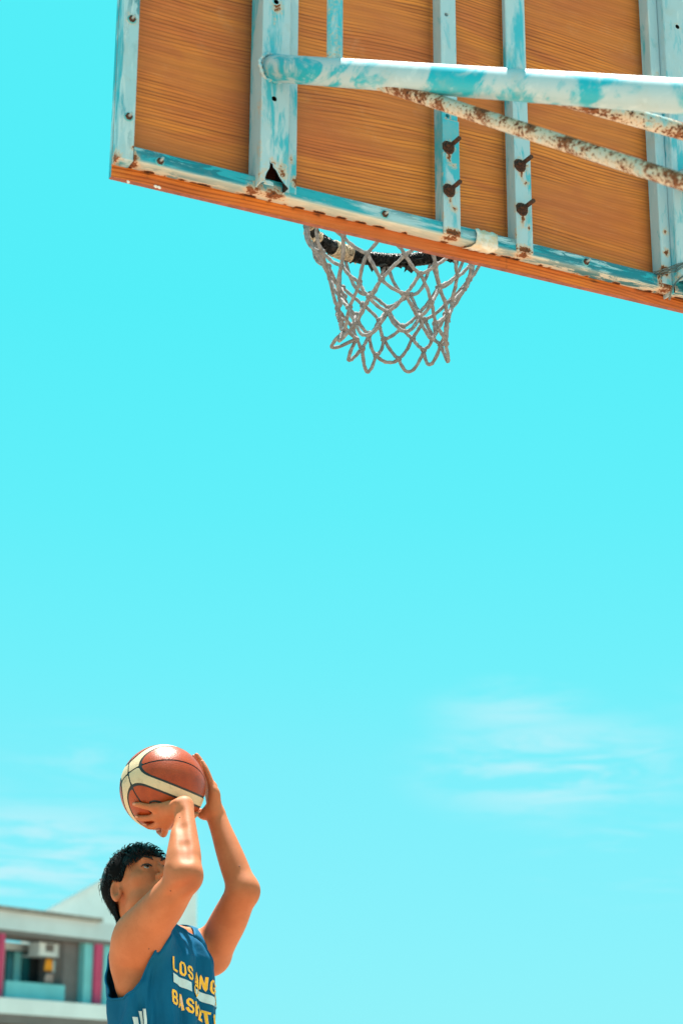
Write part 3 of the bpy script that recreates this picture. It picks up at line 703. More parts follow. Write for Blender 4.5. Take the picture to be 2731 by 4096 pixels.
# joints
R_SH, R_EL, R_WR = J(556, 3742, -.14), J(744, 3502, -.312), J(738, 3222, -.182)
L_SH, L_EL, L_WR = J(842, 3818, .15), J(972, 3562, -.03), J(866, 3268, .02)
HD = J(568, 3566, .0); ALPHA, BETA = math.radians(50), math.radians(30)
hF = norm(RT0*math.cos(ALPHA)*math.cos(BETA)-HF*math.sin(ALPHA)*math.cos(BETA)+np.array([0, 0, math.sin(BETA)]))
hR = norm(-RT0*math.sin(ALPHA)-HF*math.cos(ALPHA)); hU = np.cross(hR, hF)
HM = np.stack([hR, hF, hU], 1)                       # columns: his right, forward, up
def H(x, y, z): return HD+HM@np.array([x, y, z])

ZB0 = J(650, 4096, 0)[2]
zlo = np.arange(-.02, 1.15, .008); zhi = np.arange(1.15, 2.12, .003)
lo = np.minimum.reduce([R_SH, R_EL, L_EL, L_SH, HD, BALL])-.26; hi = np.maximum.reduce([R_SH, R_EL, L_EL, L_SH, HD, BALL])+.26
S = Sculpt(lo, hi, .0032, np.concatenate([zlo, zhi]))
# torso stations
tst = [(.88, 662, .145, .11), (1.0, 660, .14, .105), (1.12, 658, .128, .095), (ZB0, 656, .132, .096), (J(0, 3990, 0)[2], 648, .144, .1), (J(0, 3900, 0)[2], 642, .15, .103), (J(0, 3830, 0)[2], 636, .15, .1), (J(0, 3770, 0)[2], 626, .135, .085), (J(0, 3730, 0)[2], 612, .1, .065)]
TZ = np.array([t[0] for t in tst])
def ctr(px, z):
    a = J(px, 4000, 0); b = J(px, 3700, 0); return np.array([a[0], a[1]])
TC = np.array([ctr(t[1], t[0]) for t in tst]); TW = np.array([t[2] for t in tst]); TD = np.array([t[3] for t in tst])
S.loft(TZ, TC, TW, TD, lft, fwd, .02)
pel = np.array([TC[0][0], TC[0][1], .92])
S.ell(pel, (.16, .16, .12), .03)
for s in (-1, 1):
    hip = pel+lft*s*.085-np.array([0, 0, .02]); knee = np.array([*(TC[0]+lft[:2]*s*.11+fwd[:2]*.07), .5]); ank = np.array([*(TC[0]+lft[:2]*s*.12-fwd[:2]*.02), .1])
    S.cone(hip, knee, .085, .055, .03); S.cone(knee, knee*.4+ank*.6, .054, .05, .02); S.cone(knee*.45+ank*.55, ank, .05, .036, .02)
    S.cone(ank-np.array([0, 0, .05]), ank+fwd*.15-np.array([0, 0, .06]), .036, .032, .02)
# shoulders, chest, back
neckb = J(590, 3755, .03)
S.chain([R_SH+np.array([0, 0, -.01]), R_SH*.6+L_SH*.4-fwd*.02, L_SH*.75+R_SH*.25-fwd*.01, L_SH], [.05, .055, .05, .046], .05)
S.chain([neckb+np.array([0, 0, .03]), neckb*.5+R_SH*.5+np.array([0, 0, .012]), R_SH], [.045, .042, .05], .04); S.chain([neckb+np.array([0, 0, .02]), neckb*.5+L_SH*.5+np.array([0, 0, .004]), L_SH], [.045, .038, .045], .04)
S.cone(neckb, H(0, -.035, -.035), .056, .057, .03)
S.chain([R_SH+np.array([0, 0, -.01]), J(512, 3830, -.1), J(520, 3930, -.1)], [.05, .045, .03], .05)      # latissimus under the raised arm
S.chain([R_SH*.8+R_EL*.2+np.array([0, 0, -.02]), J(640, 3820, -.12), J(690, 3870, -.09)], [.04, .035, .03], .045)      # pectoral fold
# right arm
up_ = np.array([0, 0, 1.])
S.chain([R_SH*.97+neckb*.03, R_SH*.75+R_EL*.25, R_SH*.45+R_EL*.55, R_EL], [.06, .061, .052, .041], .03)
S.chain([R_SH*.7+R_EL*.3-up_*.014, R_SH*.45+R_EL*.55-up_*.018, R_SH*.15+R_EL*.85-up_*.006], [.04, .045, .036], .025)
S.ell(J(752, 3514, -.324), (.029, .027, .034), .03)
S.chain([R_EL, R_EL*.75+R_WR*.25, R_EL*.5+R_WR*.5, R_EL*.2+R_WR*.8, R_WR], [.041, .043, .037, .029, .0265], .02)
S.chain([J(692, 3470, -.303), J(704, 3420, -.286), J(714, 3340, -.245)], [.02, .021, .014], .03)
S.ell(J(708, 3214, -.195), (.012, .012, .012), .012)
def surf(px, py):
    r_ = norm(ray(px, py)); ts = np.arange(4.6, 6.2, .0015); fv = S.sample(CAM+r_*ts[:, None]); return CAM+r_*ts[np.argmax(fv < 0)]
toc = lambda q: norm(CAM-q)
for pts_, r_, o_ in (([(716, 3240), (726, 3300), (740, 3370), (748, 3430)], .0065, .0058), ([(680, 3590), (724, 3562), (768, 3534)], .008, .0062)):
    ps = [surf(x, y) for x, y in pts_]; ps = [q+toc(q)*o_ for q in ps]
    for u, w in zip(ps[:-1], ps[1:]): S.cone(u, w, r_, r_, .02, True)
# left arm
S.chain([L_SH, L_SH*.7+L_EL*.3, L_SH*.4+L_EL*.6, L_EL], [.052, .05, .047, .04], .035)
S.chain([L_SH*.7+L_EL*.3-up_*.014, L_SH*.4+L_EL*.6-up_*.016, L_SH*.15+L_EL*.85-up_*.006], [.04, .042, .036], .03)
S.ell(J(990, 3566, -.03), (.03, .028, .034), .03)
S.chain([L_EL, L_EL*.75+L_WR*.25, L_EL*.45+L_WR*.55, L_EL*.18+L_WR*.82, L_WR], [.04, .041, .037, .031, .029], .02)
# right hand on the near underside of the ball
fing = [([(623, 3232), (584, 3226), (560, 3220), (538, 3217)], [.0098, .0088, .0082, .0068]),
        ([(632, 3263), (597, 3272), (568, 3273), (547, 3268)], [.0105, .0095, .0088, .0072]),
        ([(645, 3285), (622, 3301), (600, 3306), (580, 3298)], [.0108, .0098, .009, .0074])]
for pts, rad in fing:
    ch = [on_ball(x, y, r*.95) for (x, y), r in zip(pts, rad)]; S.chain(ch, rad, .004)
    S.cone(R_WR+(ch[0]-R_WR)*.12, ch[0], .017, .0125, .014)
ib = on_ball(664, 3297, .012); ch = [ib, BALL+norm(on_ball(654, 3313, .0)-BALL+HF*.02)*(BR+.010), BALL+norm(on_ball(640, 3318, 0)-BALL+HF*.05)*(BR+.0085), BALL+norm(on_ball(622, 3315, 0)-BALL+HF*.075)*(BR+.0075)]
S.chain(ch, [.0108, .01, .009, .0075], .004); S.cone(R_WR, ib, .019, .0125, .014)
th = [R_WR+HF*.01, J(752, 3258, -.12), J(772, 3262, -.085), J(786, 3256, -.06)]; S.chain(th, [.018, .0135, .011, .008], .006)
S.ell((R_WR+on_ball(640, 3262, .012))/2, (.03, .03, .022), .015)
# left hand along the far right side of the ball
lf = [([(856, 3166, -.012), (838, 3114, -.012), (823, 3076, -.01), (809, 3048, -.005)], [.0105, .0092, .0085, .007]),
      ([(850, 3148, .022), (826, 3092, .035), (806, 3050, .035), (786, 3020, .035)], [.0108, .0096, .0088, .0072]),
      ([(842, 3146, .05), (815, 3090, .066), (795, 3050, .07), (775, 3025, .07)], [.0108, .0096, .0088, .0072]),
      ([(832, 3156, .075), (808, 3110, .095), (790, 3075, .1), (770, 3050, .1)], [.0105, .0095, .0086, .0072])]
for pts, rad in lf:
    ch = [J(*p) for p in pts]
    ch = [c if np.linalg.norm(c-BALL) > BR+r else BALL+norm(c-BALL)*(BR+r) for c, r in zip(ch, rad)]
    S.chain(ch, rad, .004); S.cone(L_WR+(ch[0]-L_WR)*.15, ch[0], .019, .0125, .014)
S.cone(J(852, 3235, .0), J(858, 3185, -.008), .02, .015, .014)
ch = [J(846, 3252, .035), J(818, 3258, .045), J(796, 3248, .06), J(776, 3232, .075)]; S.chain(ch, [.02, .0165, .012, .009], .008)
S.cone(J(838, 3245, .015), J(812, 3258, .02), .02, .014, .012)
# head
HE = lambda c, r, k, sub=False: S.ell(H(*c), r, k, HM, sub)
HE((0, -.014, .045), (.0735, .094, .08), .02)
HE((0, .03, .0), (.066, .064, .082), .03); HE((0, .048, -.062), (.048, .046, .036), .025); HE((0, .08, -.088), (.02, .018, .016), .02)
for s in (-1, 1):
    HE((s*.044, .062, -.006), (.023, .024, .02), .02); HE((s*.05, .02, -.055), (.018, .035, .022), .02)
S.cone(H(-.036, .088, .04), H(.036, .088, .04), .012, .012, .016)
for s in (-1, 1):
    HE((s*.033, .106, .0165), (.0225, .0155, .014), .008, True)
    HE((s*.033, .0815, .019), (.016, .0128, .0145), .004); HE((s*.0335, .1, .018), (.0155, .014, .006), .002, True)
S.cone(H(0, .095, .022), H(0, .12, -.016), .008, .011, .009); HE((0, .118, -.019), (.0125, .012, .0105), .006)
for s in (-1, 1):
    HE((s*.0155, .106, -.0235), (.0095, .012, .009), .004); HE((s*.007, .112, -.031), (.0042, .006, .004), .002, True)
HE((0, .094, -.045), (.028, .016, .016), .012); HE((0, .106, -.047), (.022, .008, .0055), .004); HE((0, .104, -.058), (.019, .008, .006), .004)
HE((0, .115, -.0525), (.026, .012, .0016), .002, True)
for s in (-1, 1):                                     # ears
    a = math.radians(22*s); Rz = np.array([[math.cos(a), -math.sin(a), 0], [math.sin(a), math.cos(a), 0], [0, 0, 1]]); t = math.radians(-12); Rx = np.array([[1, 0, 0], [0, math.cos(t), -math.sin(t)], [0, math.sin(t), math.cos(t)]])
    Re = HM@Rz@Rx; c = H(s*.0775, -.012, .004)
    S.ell(c, (.0085, .0205, .034), .006, Re); S.ell(c+Re@np.array([s*.0095, .004, .002]), (.0098, .0125, .022), .002, Re, True)
    S.ell(c+Re@np.array([s*.003, .0, -.024]), (.006, .009, .009), .004, Re); S.ell(c+Re@np.array([s*.006, .014, -.004]), (.004, .004, .007), .003, Re)
V, Q = S.mesh()
body = big_mesh('body', V, Q, SKIN, player)
rud_shade = np.zeros(len(V))
for c_, r_, a_ in ((J(758, 3528, -.345), .036, 1.), (J(1005, 3575, -.03), .035, .6), (J(703, 3214, -.195), .012, .7), (H(.077, -.01, 0), .035, .35), (on_ball(623, 3232, .01), .012, .5), (on_ball(632, 3263, .01), .012, .5), (on_ball(645, 3285, .01), .012, .5), (on_ball(664, 3297, .01), .012, .5), (J(640, 3800, -.13), .05, .55), (J(830, 3860, .1), .05, .6)):  # redder elbows, knuckles and ear; last two spots paint armpit shade
    rud_shade = np.maximum(rud_shade, a_*np.exp(-((np.linalg.norm(V-c_, axis=1)/r_)**2)))
at = body.data.attributes.new('ruddy_shade', 'FLOAT', 'POINT'); at.data.foreach_set('value', rud_shade.astype(np.float32))
md = body.modifiers.new('smooth', 'SMOOTH'); md.factor = .5; md.iterations = 4
vg = body.vertex_groups.new(name='limbs'); keep = np.minimum.reduce([np.linalg.norm(V-H(0, .03, 0), axis=1)-.13, np.linalg.norm(V-on_ball(630, 3260, .01), axis=1)-.075, np.linalg.norm(V-J(845, 3150, .02), axis=1)-.11])
for w_ in range(1, 6):
    ids = np.where((np.clip(keep/.05, 0, 1)*5).round() == w_)[0]
    if len(ids): vg.add(ids.tolist(), w_/5, 'REPLACE')
md = body.modifiers.new('smooth_limbs', 'SMOOTH'); md.factor = .6; md.iterations = 24; md.vertex_group = 'limbs'

MOLE = plain('brown_mole', (.12, .04, .02), .6)
for px, py, dd in ((683, 3563, -.5), (596, 3795, -.5), (958, 3465, -.5), (720, 3270, -.5)):
    o_, r_ = CAM, norm(ray(px, py)); ts = np.arange(4.6, 6.2, .002); fv = S.sample(o_+r_*ts[:, None]); hit = np.argmax(fv < 0)
    if fv[hit] < 0: mk('mole', *uvs_(o_+r_*ts[hit], .0022), MOLE, body, True)
NAIL = plain('fingernail', (.42, .17, .1), .35)
for (pts, rad) in fing:
    t0, t1 = on_ball(*pts[3], rad[3]*1.75), on_ball(*pts[2], rad[2]*1.75); ax = norm(t0-t1); nn = norm(t0-BALL); nn = norm(nn-ax*(nn@ax)); V_, F_ = uvs_(np.zeros(3), 1., 10, 6)
    V_ = np.array(V_)*np.array([.0052, .0068, .0016]); mk('fingernail', [t0+norm(np.cross(ax, nn))*q[0]+ax*(q[1]-.001)+nn*q[2] for q in V_], F_, NAIL, body, True)
# eyes, lashes, brows
EYEW = plain('eye_white', (.4, .38, .36), .25, .05, 100); IRIS = plain('dark_brown_iris', (.02, .01, .006), .12, .3, 300)
def uvs(c, r, n=16, m=10, R=None):
    R = np.eye(3) if R is None else R; V = []
    for i in range(m+1):
        t = math.pi*i/m
        for j in range(n): a = 2*math.pi*j/n; V.append(np.asarray(c)+R@(np.asarray(r)*np.array([math.sin(t)*math.cos(a), math.sin(t)*math.sin(a), math.cos(t)])))
    return V, [(i*n+j, (i+1)*n+j, (i+1)*n+(j+1) % n, i*n+(j+1) % n) for i in range(m) for j in range(n)]
BROW = plain('black_brow_hair', (.012, .009, .008), .6, .3, 200)
for s in (-1, 1):
    ec = H(s*.033, .0805, .0185); ey = mk('eyeball', *uvs(ec, (.0122,)*3, 20, 14), EYEW, player, True)
    g = norm(HM@np.array([.05, .95, .22])); x, y, d = frame_of(g); m = MB()
    for q in range(1): m.add(*disc(ec+g*.0094, g, .0076, .0062, .0032, 16))
    m.build('iris', IRIS, ey, False)
    up = [H(s*(.033+.0165*math.cos(t)), .094-.006*(math.cos(t) if math.cos(t) > 0 else 0)-.001, .0178+.0064*math.sin(t)) for t in np.linspace(0, math.pi, 12)]
    mk('eyelash', *tube(up, [.0009+.0018*math.sin(t) for t in np.linspace(.1, 3.0, 12)], 6), BROW, player, True)
    br = bez(np.array([s*.013, .1015, .036]), np.array([s*.036, .1025, .051]), np.array([s*.056, .079, .039]), 46); mbx = MB()
    for i in range(170):
        t = rng.rand()**.9; b0 = br[min(45, int(t*46))]+np.array([0, .0005, (rng.rand()-.5)*.006*(1-.6*t)]); L = .008*(1-.3*t)
        d = norm(np.array([s*(.7+.2*t), .1, .5-.6*t])+rng.randn(3)*.12); mbx.add(*tube([H(*(b0+d*L*u)) for u in (0, .5, 1)], [.0008, .001, .0002], 4, False))
    mbx.build('eyebrow', BROW, player, True)['kind'] = 'stuff'

# hair: dark cap plus locks
HAIR = NT('black_hair'); _n = HAIR.noise(HAIR.pos(), 120, 3); HAIR = HAIR.set(HAIR.mix(_n, (.003, .0032, .0036), (.006, .006, .006)), .36, spec=.22)
def hairline(th):                                     # lower limit of the hair (head z) against the angle from the face
    return np.interp(abs(th), [0, .5, .85, 1.0, 1.15, 1.3, 1.45, 1.62, 1.9, 2.3, math.pi], [.07, .068, .06, .04, .024, .02, .026, .044, -.01, -.075, -.085])
def scalp(th, z, off=0.):
    c = np.array([0, -.014, .045]); r = np.array([.0735, .094, .08])+off
    zz = np.clip((z-c[2])/r[2], -.999, .999) if z > c[2]-.02 else None
    if zz is not None:
        q = math.sqrt(1-zz*zz); return np.array([c[0]+r[0]*q*math.sin(th), c[1]+r[1]*q*math.cos(th), z])
    q = math.sqrt(1-(.02/r[2])**2); k = np.interp(z, [-.1, c[2]-.02], [.74, 1.]); y = c[1]+r[1]*q*math.cos(th)
    return np.array([r[0]*q*math.sin(th)*k, (y+.035)*k-.035, z])
m = MB(); nt, nv = 72, 26; hv = []
for i in range(nt):
    th = -math.pi+2*math.pi*i/nt; zl = hairline(th)+.004*math.sin(9*th)
    for j in range(nv):
        z = zl+(.124+.0-zl)*(1-(1-j/(nv-1))**1.6)
        p = scalp(th, min(z, .1249), .006+.004*(j > 0)+.007*min(1, j/6)); hv.append(H(*p))
hf = [(i*nv+j, ((i+1) % nt)*nv+j, ((i+1) % nt)*nv+j+1, i*nv+j+1) for i in range(nt) for j in range(nv-1)]+[tuple(i*nv+nv-1 for i in range(nt))]
CAPM = plain('hair_underlayer', (.004, .004, .0045), .9, .3, 200, spec=.05)
hair = mk('hair', hv, hf, CAPM, player, True)
m = MB()
def lock(root, d, L, w, curl, n=6, kmax=None):
    """one tapered lock lying on the head: root and direction in head coordinates"""
    pts = [root]; p = np.array(root, float); d = norm(d)
    for i in range(n-1):
        p = p+d*L/(n-1); 
        c = np.array([0, -.014, .045]); q = (p-c)/np.array([.0735, .094, .08]); l = np.linalg.norm(q); k = 1.12+.05*rng.rand()
        kk = kmax if kmax else 1.2
        if root[2] < .015: pass
        elif l < k: p = c+(p-c)/l*k
        elif l > kk: p = c+(p-c)/l*kk
        d = norm(d+curl+rng.randn(3)*.12); pts.append(p)
    V = np.array([H(*q) for q in pts]); m.add(*tube(V, [w*.6, w, w*.95, w*.8, w*.5, w*.08][:n], 4, False))
crown = np.array([.01, -.06, .115])
for i in range(8500):
    th = -math.pi+2*math.pi*rng.rand(); zl = hairline(th); z = zl+.003+(.123-zl)*rng.rand()**.75
    z = min(z, .1235); r0 = scalp(th, z, .008)
    away = r0-crown; away /= np.linalg.norm(away)+1e-6; jit = .16
    side = abs(th) > .95 and z < .08
    if abs(th) < 1.0 and z > .06: d = away+np.array([.4, .5, .0]); L = .042+.024*rng.rand(); jit = .1
    elif side: d = np.array([0, -.35, -1]); L = (.012+.008*rng.rand())*(.5 if 1.1 < abs(th) < 1.8 else 1); jit = .1
    else: d = away+np.array([0, 0, .05]); L = .04+.022*rng.rand(); jit = .14
    if 2.0 < abs(th) and .0 < z < .09: L *= 1.1; d = d+np.array([0, -.25, .15]); jit = .3
    lock(r0, d+rng.randn(3)*jit, L, .0007+.0009*rng.rand(), np.array([0, 0, -.1]), 6, 1.32 if rng.rand() < .05 else (1.235 if abs(th) > 1.9 and z > 0 else 1.19))
for i in range(150):                                   # fringe on the forehead
    th = (rng.rand()-.5)*1.9; r0 = scalp(th, .082+.016*rng.rand(), .013)
    lock(r0, np.array([-.3*math.sin(th)+rng.randn()*.35, .6, -.6]), .026+.014*rng.rand(), .0017, np.array([rng.randn()*.2, -.15, -.3]))
tag(m.build('hair_locks', HAIR, hair, True), kind='stuff')

# ------------------------------------------------------------------ jersey
JERS = NT('blue_mesh_jersey'); _p = JERS.pos(); _n = JERS.noise(_p, 10, 4, .6); _w = JERS.noise(_p, 700, 2)
JERS.bump(JERS.math('ADD', JERS.math('MULTIPLY', _w, .05), JERS.math('ADD', JERS.noise(JERS.pos((1, 1, .3)), 22, 3, .5, .6), JERS.math('MULTIPLY', JERS.noise(JERS.pos((1, 1, .25), (0, .5, 0)), 9, 2, .5, .8), 1.6))), .55, .012)
JERS = JERS.set(JERS.mix(JERS.ss(_n, .3, .7), (.0005, .085, .18), (.0008, .1, .21)), .7, spec=.12)
jz = np.linspace(.84, J(0, 3700, 0)[2], 130); NTH = 240
def armhole(th):
    """upper edge of the cloth: height against the angle round the chest (0 = front, + = his right)"""
    d = math.degrees(th)
    zt = lambda py: J(0, py, 0)[2]
    K = [(-180, 3742), (-168, 3738), (-150, 3735), (-128, 3790), (-112, 3890), (-95, 3960), (-75, 3955), (-60, 3935), (-50, 3900), (-42, 3850), (-35, 3785), (-28, 3748), (-20, 3738), (-10, 3720), (4, 3708), (14, 3698), (22, 3690), (28, 3690), (34, 3708), (42, 3762),
         (50, 3828), (58, 3888), (66, 3944), (75, 3978), (90, 4002), (105, 4006), (118, 3982), (128, 3938), (138, 3882), (146, 3822), (154, 3772), (162, 3737), (170, 3728), (180, 3742)]
    K = [(k[0], zt(k[1])) for k in K]
    return np.interp(d, [k[0] for k in K], [k[1] for k in K])
def fold(th, z):
    """soft pleats: lines (degrees, py) -> (degrees, py), width in degrees, depth"""
    d = np.degrees(th); py = np.interp(z, [J(0, 4300, 0)[2], J(0, 3700, 0)[2]], [4300, 3700]); r = 0.
    for (a0, y0), (a1, y1), w, h in (((62, 3925), (100, 4200), 9, .012), ((60, 3900), (78, 4200), 6, -.007), ((34, 3740), (36, 4250), 7, .010), ((46, 3800), (52, 4250), 7, -.008),
                                     ((-8, 3780), (-10, 4250), 6, -.013), ((-20, 3760), (-22, 4200), 6, .007), ((8, 3800), (14, 4250), 7, .006), ((110, 3990), (135, 4250), 9, .008), ((40, 3720), (62, 4120), 3.2, -.006), ((26, 3700), (20, 4000), 3.5, -.006), ((72, 3960), (70, 4200), 4, -.006), ((-14, 3760), (-4, 3900), 3.5, -.008), ((-2, 4030), (-12, 4140), 5, .008)):
        t = np.clip((py-y0)/(y1-y0), -.1, 1.2); c = a0+(a1-a0)*t; e = np.clip(np.minimum((py-y0)/60+.6, 1), 0, 1); r = r+1.5*h*e*np.exp(-((d-c)/w)**2)
    return r+.0025*np.sin(d*.23+z*21)+.002*np.sin(d*.11-z*34)
def jersey_pt(th, z, off=0.):
    c = np.array([np.interp(z, TZ, TC[:, 0]), np.interp(z, TZ, TC[:, 1])]); w = np.interp(z, TZ, TW); d = np.interp(z, TZ, TD)
    loose = np.interp(z, [.84, ZB0, TZ[5], TZ[7], TZ[8]], [.034, .026, .022, .02, .02])
    ww, dd = w+loose+.006+off, d+loose+off
    cs, sn = math.cos(th), math.sin(th); e = .92
    u = math.copysign(abs(cs)**e, cs)*dd; v = -math.copysign(abs(sn)**e, sn)*ww
    p = np.array([c[0]+fwd[0]*u+lft[0]*v, c[1]+fwd[1]*u+lft[1]*v, z]); n = norm(np.array([fwd[0]*cs/dd-lft[0]*sn/ww, fwd[1]*cs/dd-lft[1]*sn/ww, 0]))
    return p+n*fold(th, z), n
_jpt = jersey_pt
PUSH = {}
def drape(P_, N_, gap=.006):
    """lift the cloth off the body where the body bulges"""
    P_ = np.array(P_); N_ = np.array(N_); mv = np.zeros(len(P_))
    for it in range(40):
        d = S.sample(P_+N_*mv[:, None]); bad = (d < gap) & (mv < .045); mv[bad] += .0025
    return mv
NZ = 90; jp = []; jn = []
for i in range(NTH):
    th = -math.pi+2*math.pi*i/NTH; zt = armhole(th)
    for j in range(NZ): a_, b_ = _jpt(th, .84+(zt-.84)*j/(NZ-1)); jp.append(a_); jn.append(b_)
mv = drape(jp, jn).reshape(NTH, NZ)
for it in range(6):                                    # relax the lift so that the cloth stays smooth
    pad = np.concatenate([mv[:, :1], mv, mv[:, -1:]], 1); mv = np.maximum(mv*.999, (np.roll(mv, 1, 0)+np.roll(mv, -1, 0)+pad[:, :-2]+pad[:, 2:])/4)
jv = np.array(jp)+np.array(jn)*mv.reshape(-1, 1)
def jersey_pt(th, z, off=0.):
    p, n = _jpt(th, z, off); i = ((th+math.pi)/(2*math.pi)*NTH) % NTH; zt = armhole(th); j = np.clip((z-.84)/(zt-.84), 0, 1)*(NZ-1)
    i0, j0 = int(i) % NTH, min(int(j), NZ-2); fi, fj = i-int(i), j-j0; i1 = (i0+1) % NTH
    return p+n*((mv[i0, j0]*(1-fi)+mv[i1, j0]*fi)*(1-fj)+(mv[i0, j0+1]*(1-fi)+mv[i1, j0+1]*fi)*fj), n
jf = [(i*NZ+j, ((i+1) % NTH)*NZ+j, ((i+1) % NTH)*NZ+j+1, i*NZ+j+1) for i in range(NTH) for j in range(NZ-1)]
jersey = mk('jersey', jv, jf, JERS, player, True); md = jersey.modifiers.new('thick', 'SOLIDIFY'); md.thickness = .0022; md.offset = 1
jersey['label'] = 'sleeveless blue basketball jersey with yellow lettering'
# bound edge and shoulder straps
edge = [jersey_pt(-math.pi+2*math.pi*i/NTH, armhole(-math.pi+2*math.pi*i/NTH)-.001)[0] for i in range(NTH+1)]
mk('binding', *tube(edge, .0032, 8, False), JERS, jersey, True)
for (tf, tb, top) in ((28, 163, R_SH*.55+neckb*.45+np.array([0, 0, .055])), (-27, -156, L_SH*.6+neckb*.4+np.array([0, 0, .062]))):
    vv = []
    for s in np.linspace(0, 1, 16):
        for k, wv2 in enumerate(np.linspace(-1, 1, 7)):
            ta, tb2 = math.radians(tf+wv2*8), math.radians(tb-wv2*8)
            a = jersey_pt(ta, armhole(ta)-.006)[0]; b = jersey_pt(tb2, armhole(tb2)-.006)[0]; c = top+lft*(-wv2*.022 if tf > 0 else -wv2*.022)
            vv.append(a*(1-s)**2+2*(2*c-.5*a-.5*b)*.5*2*s*(1-s)*.5+b*s*s if False else a*(1-s)**2+(2*c-.5*(a+b))*2*s*(1-s)+b*s*s)
    st_ = mk('strap', vv, [(i*7+j, i*7+j+1, (i+1)*7+j+1, (i+1)*7+j) for i in range(15) for j in range(6)], JERS, jersey, True); md = st_.modifiers.new('thick', 'SOLIDIFY'); md.thickness = .003
# lettering as strokes wrapped on the cloth
GLY = {'L': [[(.12, 1), (.12, .11), (.95, .11)]], 'O': [[(.3, .09), (.12, .25), (.12, .75), (.3, .91), (.7, .91), (.88, .75), (.88, .25), (.7, .09), (.3, .09)]],
       'S': [[(.9, .7), (.9, .78), (.72, .91), (.3, .91), (.12, .78), (.12, .62), (.3, .52), (.7, .47), (.88, .36), (.88, .22), (.7, .09), (.3, .09), (.1, .22), (.1, .32)]],
       'A': [[(.05, 0), (.42, .95), (.58, .95), (.95, 0)], [(.22, .3), (.78, .3)]], 'N': [[(.12, 0), (.12, .95), (.88, .05), (.88, 1)]],
       'G': [[(.9, .72), (.7, .91), (.3, .91), (.12, .75), (.12, .25), (.3, .09), (.7, .09), (.88, .25), (.88, .45), (.55, .45)]],
       'E': [[(.95, .91), (.12, .91), (.12, .09), (.95, .09)], [(.12, .5), (.8, .5)]], 'B': [[(.12, .09), (.12, .91), (.7, .91), (.86, .78), (.86, .62), (.7, .51), (.12, .51)], [(.7, .51), (.9, .38), (.9, .22), (.74, .09), (.12, .09)]],
       'K': [[(.12, 0), (.12, 1)], [(.95, 1), (.2, .45), (.95, 0)]], 'T': [[(.02, .91), (.98, .91)], [(.5, .91), (.5, 0)]]}
YEL = plain('yellow_print', (.95, .47, .01), .55, .1, 80); WHT = plain('pale_print', (.5, .62, .64), .6, .08, 60); RIM = plain('pale_orange_outline', (.8, .5, .32), .6, .08, 60)
def py2z(py): return J(0, py, 0)[2]
def wrap_pt(s, z, off):                                # s metres along the front from his right (image left)
    th = math.radians(34)-s/.165; p, n = jersey_pt(th, z); return p+n*off
def stroke(mb, pts, wd, off):
    pts = np.array(pts); L = [pts[0]]
    for a, b in zip(pts[:-1], pts[1:]):
        k = max(1, int(np.linalg.norm(b-a)/.004)); L += [a+(b-a)*i/k for i in range(1, k+1)]
    L = np.array(L); t = np.gradient(L, axis=0); t /= np.linalg.norm(t, axis=1)[:, None]+1e-9; nn = np.stack([-t[:, 1], t[:, 0]], 1)
    A = L+nn*wd; B = L-nn*wd; vv = []
    for a, b in zip(A, B): vv += [wrap_pt(a[0], a[1], off), wrap_pt(b[0], b[1], off)]
    mb.add(vv, [(2*i, 2*i+2, 2*i+3, 2*i+1) for i in range(len(L)-1)])
def word(txt, s0, zbase, slope, h, w, gap, name):
    s = s0
    for chh in txt:
        m1 = MB(); m2 = MB()
        if chh == ' ': s += w*.7; continue
        for pl in GLY[chh]:
            pts = [(s+x*w, zbase-slope*(s+x*w)+y*h) for x, y in pl]; stroke(m1, pts, h*.072, .0030); stroke(m2, pts, h*.088, .0027)
        s += w+gap; m1.build('letter', YEL, jersey, True); m2.build('letter_outline', RIM, jersey, True)
word('LOS ANGELES', .010, py2z(3890), .36, .038, .0185, .0068, 'lettering')
word('BASKETBALL', .002, py2z(4022), .38, .039, .0195, .0062, 'lettering')
def band(s0, s1, zf0, zf1, slope, mat, name, sl2=0., n=24):
    vv = []
    for i in range(n+1):
        s = s0+(s1-s0)*i/n
        for q in (0, 1, 2, 3): z = zf0+(zf1-zf0)*q/3-slope*s; vv.append(wrap_pt(s+sl2*(q/3), z, .003))
    return mk(name, vv, [(i*4+j, (i+1)*4+j, (i+1)*4+j+1, i*4+j+1) for i in range(n) for j in range(3)], mat, jersey, True)
band(.008, .07, py2z(3936), py2z(3900), .36, WHT, 'print_stripe'); band(.094, .19, py2z(3936), py2z(3900), .36, WHT, 'print_stripe')
m = MB(); bc = (.1, py2z(3912)-.036)
for k in range(20): pass
ringp = [(bc[0]+.017*math.cos(a), bc[1]+.017*math.sin(a)) for a in np.linspace(0, 2*math.pi, 28)]
stroke(m, ringp, .0022, .0036); m.build('print_emblem', YEL, jersey, True)
for i, s in enumerate((-.128, -.111, -.094)):
    band(s, s+.0115, py2z(4180), py2z(4062-i*8 if i else 4078), 0, WHT, 'side_stripe', 0., 3)
